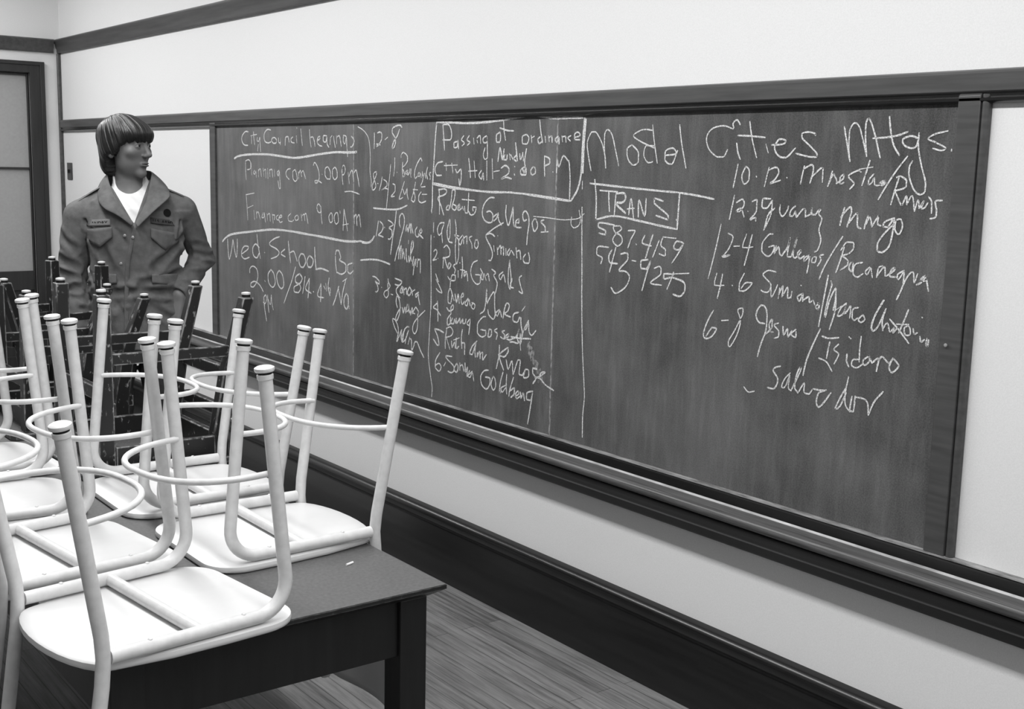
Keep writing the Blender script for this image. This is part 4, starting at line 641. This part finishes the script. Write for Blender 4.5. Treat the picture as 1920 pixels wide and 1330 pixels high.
# hair
xs, ys, zs, X, Y, Z = grid(-.165, .145, -.155, .165, np.arange(1.49, 1.80, .0032), .0032)
a, b_, c = hframe(X, Y, Z)
az = np.arctan2(np.abs(a), -(b_-.01)); azs = np.arctan2(a, -(b_-.01))                       # 0 in front, pi behind
low = np.interp(az, [0, .5, .85, 1.05, 1.30, 1.55, 1.80, 2.05, 2.5, math.pi], [.012, .015, .010, -.004, -.034, -.034, -.038, -.085, -.112, -.118])
low = low+.004*np.sin(azs*23)+.003*np.sin(azs*41+1)
sh = ell(a, b_, c, (0, .014, .033), (.090, .111, .094))
sh = smin(sh, ell(a, b_, c, (0, .052, -.055), (.074, .052, .080)), .03)
sh = smin(sh, ell(np.abs(a), b_, c, (.062, .022, -.012), (.032, .050, .055)), .02)
sh = smin(sh, ell(a, b_, c, (0, -.066, .048), (.064, .040, .036)), .03)                      # fringe
swirl = azs*1.0+c*9
ka = (b_-.05)*.93-(c-.06)*.36; st_u = np.arctan2(a, -ka); st_v = np.sqrt(a**2+ka**2)
sh = sh+.0008*np.sin(st_u*23+1.)+.0006*np.sin(st_u*41+2.+3*np.sin(st_u*5))+.0012*np.sin(st_u*9+14*st_v)
Fh = smax(sh, low-c, .010)
Fh = np.maximum(Fh, -(ell(np.abs(a), b_, c, (0, -.060, -.045), (.066, .075, .068))))
hair = sdf_obj('hair', Fh.astype(f32), xs, ys, zs, 'hair', person, 1)
co = np.empty(len(hair.data.vertices)*3); hair.data.vertices.foreach_get('co', co); co = co.reshape(-1, 3)
ha, hb, hc = hframe(co[:, 0], co[:, 1], co[:, 2]); ka = (hb-.05)*.93-(hc-.06)*.36; uu = np.arctan2(ha, -ka); vv = np.sqrt(ha**2+ka**2)+np.abs(hc-.06)
at_ = hair.data.attributes.new('strand', 'FLOAT_VECTOR', 'POINT'); at_.data.foreach_set('vector', np.stack([np.cos(uu), np.sin(uu), vv*6], 1).astype(f32).ravel())
# eyes and brows
for s in (-1, 1):
    e = MB().lathe(hpt(s*.031, -.0775, .003), [(.0120*math.sin(t), -.0120*math.cos(t)) for t in np.linspace(.05, math.pi-.05, 12)], 16).build('eye', 'eye_white', person)
    g = Vector((math.sin(PH+.15), -math.cos(PH+.15), .0))
    MB().lathe(hpt(s*.031, -.0775, .003)+g*.0105, [(.0058, 0), (.0052, .0012), (.003, .0020), (.0006, .0023)], 14, g).build('iris', 'iris', e)
    pts = [hpt(s*q, -.0985+.9*(q-.012)**1.5*1.6, .0215+.004*math.sin((q-.012)*75)) for q in np.linspace(.012, .050, 8)]
    MB().tube(pts, [.0022, .0036, .004, .0038, .0034, .003, .0024, .0012], 8).build('eyebrow', 'hair', person)
lp = MB()
for z, y0, r in ((-.0648, -.0975, .0036), (-.0742, -.0965, .0044)):
    lp.tube([hpt(q, y0+17*q*q, z-(2.5 if z > -.07 else -3.5)*q*q) for q in np.linspace(-.020, .020, 11)], [r*max(.25, 1-(q/.0215)**2) for q in np.linspace(-.020, .020, 11)], 8)
lp.build('lips', 'lip', person, smooth=60)
# jacket
xs, ys, zs, X, Y, Z = grid(-.33, .36, -.19, .20, np.arange(.80, 1.56, .005), .005)
Ft = torso(X, Y, Z)
def sh_(a_, b2, ra, rb): return caps(X, Y, Z, a_, b2, ra, rb)
Ft = smin(Ft, sh_((-.085, .02, 1.432), (-.188, .015, 1.372), .056, .060), .03); Ft = smin(Ft, sh_((.095, .02, 1.436), (.186, .015, 1.398), .056, .058), .03)
front = sstep(-(Y-TYc), .02, .07)
edge = np.interp(Z, [.8, .93, 1.05, 1.2, 1.344, 1.40], [-.040, -.036, -.034, -.024, .008, .06])
Ft = Ft-.0075*front*sstep(X-edge, -.002, .004)*(Z < 1.40)                       # the overlapping front flap
# soft folds over chest and waist
Ft = Ft+.0050*((1-np.abs(np.sin(X*34+Z*9+1.5*np.sin(Z*14))))**2-.25)*sstep(Z, 1.0, 1.2)*(1-sstep(Z, 1.36, 1.44))*front
Ft = Ft+.0060*((1-np.abs(np.sin(Z*24+X*16+2*np.sin(X*18))))**2-.25)*(1-sstep(Z, 1.02, 1.16))
Ft = Ft+.0055*((1-np.abs(np.sin(X*52-Z*16)))**2-.3)*sstep(Z, 1.28, 1.34)*(1-sstep(Z, 1.42, 1.47))*sstep(-X, .05, .1)
# opening at the neck
n1 = np.array((-(1.50-1.344), (-.078-.008))); n1 = -n1/np.linalg.norm(n1)
L1 = (X-.008)*(-(1.50-1.344)) - (Z-1.344)*(.078+.008); L1 = L1/math.hypot(.156, .086)        # >0 outside on the left
R1 = (X-.008)*(1.50-1.344) - (Z-1.344)*(.066-.008); R1 = R1/math.hypot(.156, .058)
wedge = np.maximum(np.maximum(L1, R1), (Y-TYc)-.015)
neckhole = caps(X, Y, Z, (-.006, .03, 1.40), (-.006, .02, 1.60), .070, .085)
Ft = smax(Ft, -wedge, .006); Ft = smax(Ft, -neckhole, .006)
def sleeve(sho, elb, wri, r0, r1, r2, seed):
    d = caps(X, Y, Z, sho, elb, r0, r1); d = smin(d, caps(X, Y, Z, elb, wri, r1, r2), .02)
    t = (Z-elb[2])
    ph1 = t*62+X*30*seed+Y*34+1.2*seed+.5*np.sin(X*30+Y*20); ph2 = Z*34-Y*40-X*36*seed+seed+np.sin(Z*30)
    d = d+np.exp(-((t+.02)/.075)**2)*.0070*((1-np.abs(np.sin(ph1*.8)))**2-.25) + .0030*np.sin(ph2*.55)
    wr = np.array(wri); v = wr-np.array(elb); v = v/np.linalg.norm(v)
    return smax(d, (X-wr[0])*v[0]+(Y-wr[1])*v[1]+(Z-wr[2])*v[2]-.008, .006)
sl = sleeve((-.196, .015, 1.368), (-.234, .03, 1.12), (-.203, -.038, .925), .060, .054, .046, 1)
sr = sleeve((.196, .015, 1.395), (.274, .075, 1.195), (.176, -.058, 1.066), .055, .045, .040, -1)
Fj = smin(smin(Ft, sl, .008), sr, .008)
for a_, b2, rr, dp in (
    ((-.285, -.01, 1.205), (-.19, -.045, 1.160), .010, .008), ((-.285, -.01, 1.150), (-.19, -.05, 1.128), .009, .008), ((-.275, .0, 1.075), (-.18, -.06, 1.098), .010, .008), ((-.272, .0, 1.025), (-.17, -.07, 1.000), .010, .007),
    ((-.275, .0, 1.30), (-.215, -.045, 1.24), .010, .005), ((.21, -.035, 1.262), (.31, .03, 1.238), .009, .006), ((.215, -.03, 1.228), (.322, .05, 1.206), .009, .008), ((.225, -.01, 1.195), (.322, .03, 1.170), .009, .008), ((.20, -.06, 1.150), (.285, .0, 1.120), .010, .007),
    ((-.165, -.07, 1.305), (-.055, -.115, 1.130), .012, .006), ((-.160, -.075, 1.250), (-.105, -.10, 1.000), .012, .006), ((-.110, -.10, 1.250), (-.070, -.11, 1.020), .011, .005), ((.19, -.05, 1.290), (.085, -.11, 1.175), .011, .006), ((.185, -.06, 1.150), (.030, -.115, 1.110), .010, .006),
    ((-.17, -.08, 1.065), (-.01, -.11, 1.078), .011, .007), ((-.17, -.08, 1.02), (-.03, -.12, 1.045), .010, .005), ((.02, -.115, 1.085), (.17, -.08, 1.070), .011, .007), ((.05, -.12, 1.03), (.15, -.09, .96), .011, .006),
    ((-.168, .0, 1.440), (-.176, -.085, 1.27), .0055, .005), ((.168, .0, 1.450), (.182, -.085, 1.28), .0055, .005), ((-.13, -.07, 1.43), (-.115, -.10, 1.345), .010, .004), ((-.15, -.06, 1.42), (-.145, -.09, 1.35), .008, .004)):
    cd_ = caps(X, Y, Z, a_, b2, 0, 0)/(rr*1.2)
    Fj = Fj + dp*1.5*(np.exp(-cd_**2)-.45*np.exp(-((cd_-2.2)/.9)**2))
jacket = sdf_obj('field_jacket', np.maximum(Fj, .845-Z).astype(f32), xs, ys, zs, 'jacket', person, 1)
# T-shirt showing in the opening
xs, ys, zs, X, Y, Z = grid(-.14, .15, -.13, .12, np.arange(1.26, 1.535, .0042), .0042)
top = 1.458+((X+.008)/.066)**2*.045+sstep(Y, -.03, .05)*.05
Fs = np.maximum(np.maximum(torso(X, Y, Z, .014)+.0016*np.sin(X*130+Z*110), Z-top), 1.28-Z)
Fs = smin(Fs, np.maximum(caps(X, Y, Z, (-.006, .03, 1.40), (-.006, .022, 1.56), .0645, .0615), Z-top-.004), .012)
sdf_obj('t_shirt', Fs.astype(f32), xs, ys, zs, 'shirt', person, 1)
# trousers and shoes
xs, ys, zs, X, Y, Z = grid(-.22, .24, -.16, .19, np.arange(.03, .93, .009), .009)
Fp = np.full(np.broadcast(X, Y, Z).shape, 1.)
for s in (-1, 1):
    Fp = smin(Fp, smin(caps(X, Y, Z, (.008+s*.095, .02, .86), (.008+s*.105, .025, .48), .094, .075), caps(X, Y, Z, (.008+s*.105, .025, .48), (.008+s*.11, .04, .07), .075, .066), .03), .02)
Fp = np.maximum(np.maximum(Fp+.004*np.sin(Z*40+X*30), .05-Z), Z-.90)
sdf_obj('trousers', Fp.astype(f32), xs, ys, zs, 'trouser', person, 1)
for s in (-1, 1):
    xs, ys, zs, X, Y, Z = grid(s*.118-.075, s*.118+.09, -.24, .12, np.arange(-.008, .12, .006), .006)
    Fq = smin(ell(X, Y, Z, (s*.120+.008, -.10, .030), (.050, .095, .045)), ell(X, Y, Z, (s*.112+.008, .035, .045), (.044, .062, .060)), .03)
    sdf_obj('shoe', np.maximum(Fq, .002-Z).astype(f32), xs, ys, zs, 'shoe', person, 1)
# collar: a folded band that stands at the nape and spreads into lapels
def ribbon(name, A, B, mat, parent, th=.006, rows=5, bulge=.006, n=6):
    def sp(P):
        out = []; Q = [2*Vector(P[0])-Vector(P[1])]+[Vector(p) for p in P]+[2*Vector(P[-1])-Vector(P[-2])]
        for i in range(1, len(Q)-2):
            for k in range(n):
                t = k/n; p0, p1, p2, p3 = Q[i-1:i+3]; out.append(.5*((2*p1)+(p2-p0)*t+(2*p0-5*p1+4*p2-p3)*t*t+(3*p1-p0-3*p2+p3)*t**3))
        return out+[Q[-2]]
    A = sp(A); B = sp(B); vs = []; fs = []
    for p, q in zip(A, B):
        mid = (p+q)/2; o_ = Vector((mid.x+.006, mid.y-.02, .02)).normalized()
        for k in range(rows+1):
            t = k/rows; vs.append(p.lerp(q, t)+o_*bulge*4*t*(1-t))
    for i in range(len(A)-1):
        for k in range(rows): a_ = i*(rows+1)+k; fs.append((a_, a_+1, a_+rows+2, a_+rows+1))
    o = MB().add(vs, fs).build(name, mat, parent, smooth=60); md = o.modifiers.new('thick', 'SOLIDIFY'); md.thickness = th; md.offset = 0
    sb = o.modifiers.new('sub', 'SUBSURF'); sb.levels = sb.render_levels = 1
    return o
T = [(.006, -.118, 1.350), (-.034, -.098, 1.405), (-.066, -.062, 1.468), (-.084, -.010, 1.520), (-.078, .055, 1.542), (-.040, .100, 1.550), (.020, .106, 1.552), (.062, .072, 1.552), (.078, .010, 1.545), (.074, -.050, 1.520), (.056, -.085, 1.445), (.040, -.104, 1.402), (.012, -.126, 1.348)]
Bt = [(.000, -.127, 1.338), (-.052, -.128, 1.378), (-.098, -.112, 1.402), (-.122, -.055, 1.432), (-.122, .030, 1.478), (-.075, .120, 1.480), (.015, .132, 1.480), (.095, .110, 1.486), (.132, .030, 1.490), (.146, -.060, 1.468), (.141, -.104, 1.447), (.086, -.134, 1.398), (.020, -.142, 1.332)]
ribbon('collar', T, Bt, 'jacket', jacket, .006)
# the turned-back edge of the front flap
fe = []; fi = []
for z in np.linspace(1.335, .86, 14):
    x = float(np.interp(z, [.8, .93, 1.05, 1.2, 1.344, 1.40], [-.040, -.036, -.034, -.024, .008, .06])); fe.append((x-.003, front_y(x, z, .0085), z)); fi.append((x+.014, front_y(x+.014, z, .0090), z))
ribbon('front_placket', fe, fi, 'jacket', jacket, .003, 2, .001, 2)
# patch pocket flaps, tapes, shoulder straps
def flap(name, x0, x1, zt0, zt1, dip, drop, mat='jacket', off=.0095, th=.005):
    vs = []; fs = []; nu, nv = 12, 5
    for i in range(nu+1):
        u = i/nu; x = x0+(x1-x0)*u; zt = zt0+(zt1-zt0)*u; zb = zt-drop-dip*(1-abs(2*u-1))
        for k in range(nv+1):
            z = zt+(zb-zt)*k/nv; vs.append((x, front_y(x, z, off+.003*k/nv), z))
    for i in range(nu):
        for k in range(nv): a_ = i*(nv+1)+k; fs.append((a_, a_+1, a_+nv+2, a_+nv+1))
    o = MB().add(vs, fs).build(name, mat, jacket, smooth=60); md = o.modifiers.new('thick', 'SOLIDIFY'); md.thickness = th; md.offset = 0; return o
flap('pocket_flap', -.172, -.074, 1.322, 1.334, .036, .040, off=.0115)
flap('pocket_flap', .070, .176, 1.330, 1.308, .040, .036, off=.0145)
flap('pocket_flap', .070, .176, 1.150, 1.146, .006, .036, off=.0155)
flap('pocket_flap', -.168, -.062, 1.150, 1.150, .006, .036, off=.0115)
t_l = flap('name_tape', -.168, -.080, 1.357, 1.364, .0, .024, 'tape', .0115, .002)
t_r = flap('name_tape', .070, .166, 1.372, 1.358, .0, .022, 'jacket_dark', .0125, .002)
def words(txt, x0, x1, z0, z1, size, off, parent, mat):
    fc = bpy.data.curves.new('embroidery', 'FONT'); fc.body = txt; fc.size = size; fc.offset = .0004; fc.resolution_u = 2
    fo = bpy.data.objects.new('embroidery', fc); col.objects.link(fo); bpy.context.view_layer.update()
    me = bpy.data.meshes.new_from_object(fo.evaluated_get(bpy.context.evaluated_depsgraph_get())); bpy.data.objects.remove(fo)
    W = max(v.co.x for v in me.vertices)
    for v in me.vertices:
        u = v.co.x/W; x = x0+(x1-x0)*u; z = z0+(z1-z0)*u+v.co.y; v.co = (x, front_y(x, z, off), z)
    me.materials.clear(); me.materials.append(MT[mat]); o = bpy.data.objects.new('embroidered_name', me); col.objects.link(o); o.parent = parent; return o
words('LANDRY', -.160, -.090, 1.337, 1.3435, .0185, .0145, t_l, 'thread')
words('U.S. ARMY', .078, .160, 1.354, 1.342, .0175, .0155, t_r, 'thread')
pt = MB().lathe((.134, front_y(.134, 1.389, .0150), 1.389), [(.0155, 0), (.0155, .002), (.012, .0032), (.001, .0034)], 20, (.42, -.9, .22)); pt.build('round_patch', 'thread', jacket)
for x, z in ((-.028, 1.300), (.002, 1.294), (-.045, 1.19)):
    MB().lathe((x, front_y(x, z, .004 if x < 0 else .012), z), [(.0062, 0), (.006, .0025), (.003, .0035), (.0005, .0036)], 14, (0, -1, 0)).build('snap_button', 'button', jacket)
for pts in ([(-.100, .0, 1.497), (-.150, .005, 1.466), (-.205, .008, 1.428)], [(.100, .005, 1.499), (.150, .008, 1.479), (.205, .010, 1.455)]):
    P = [Vector(p) for p in pts]; ribbon('shoulder_strap', [p+Vector((0, -.024, -.006)) for p in P], [p+Vector((0, .022, -.002)) for p in P], 'jacket', jacket, .004, 3, .001, 4)
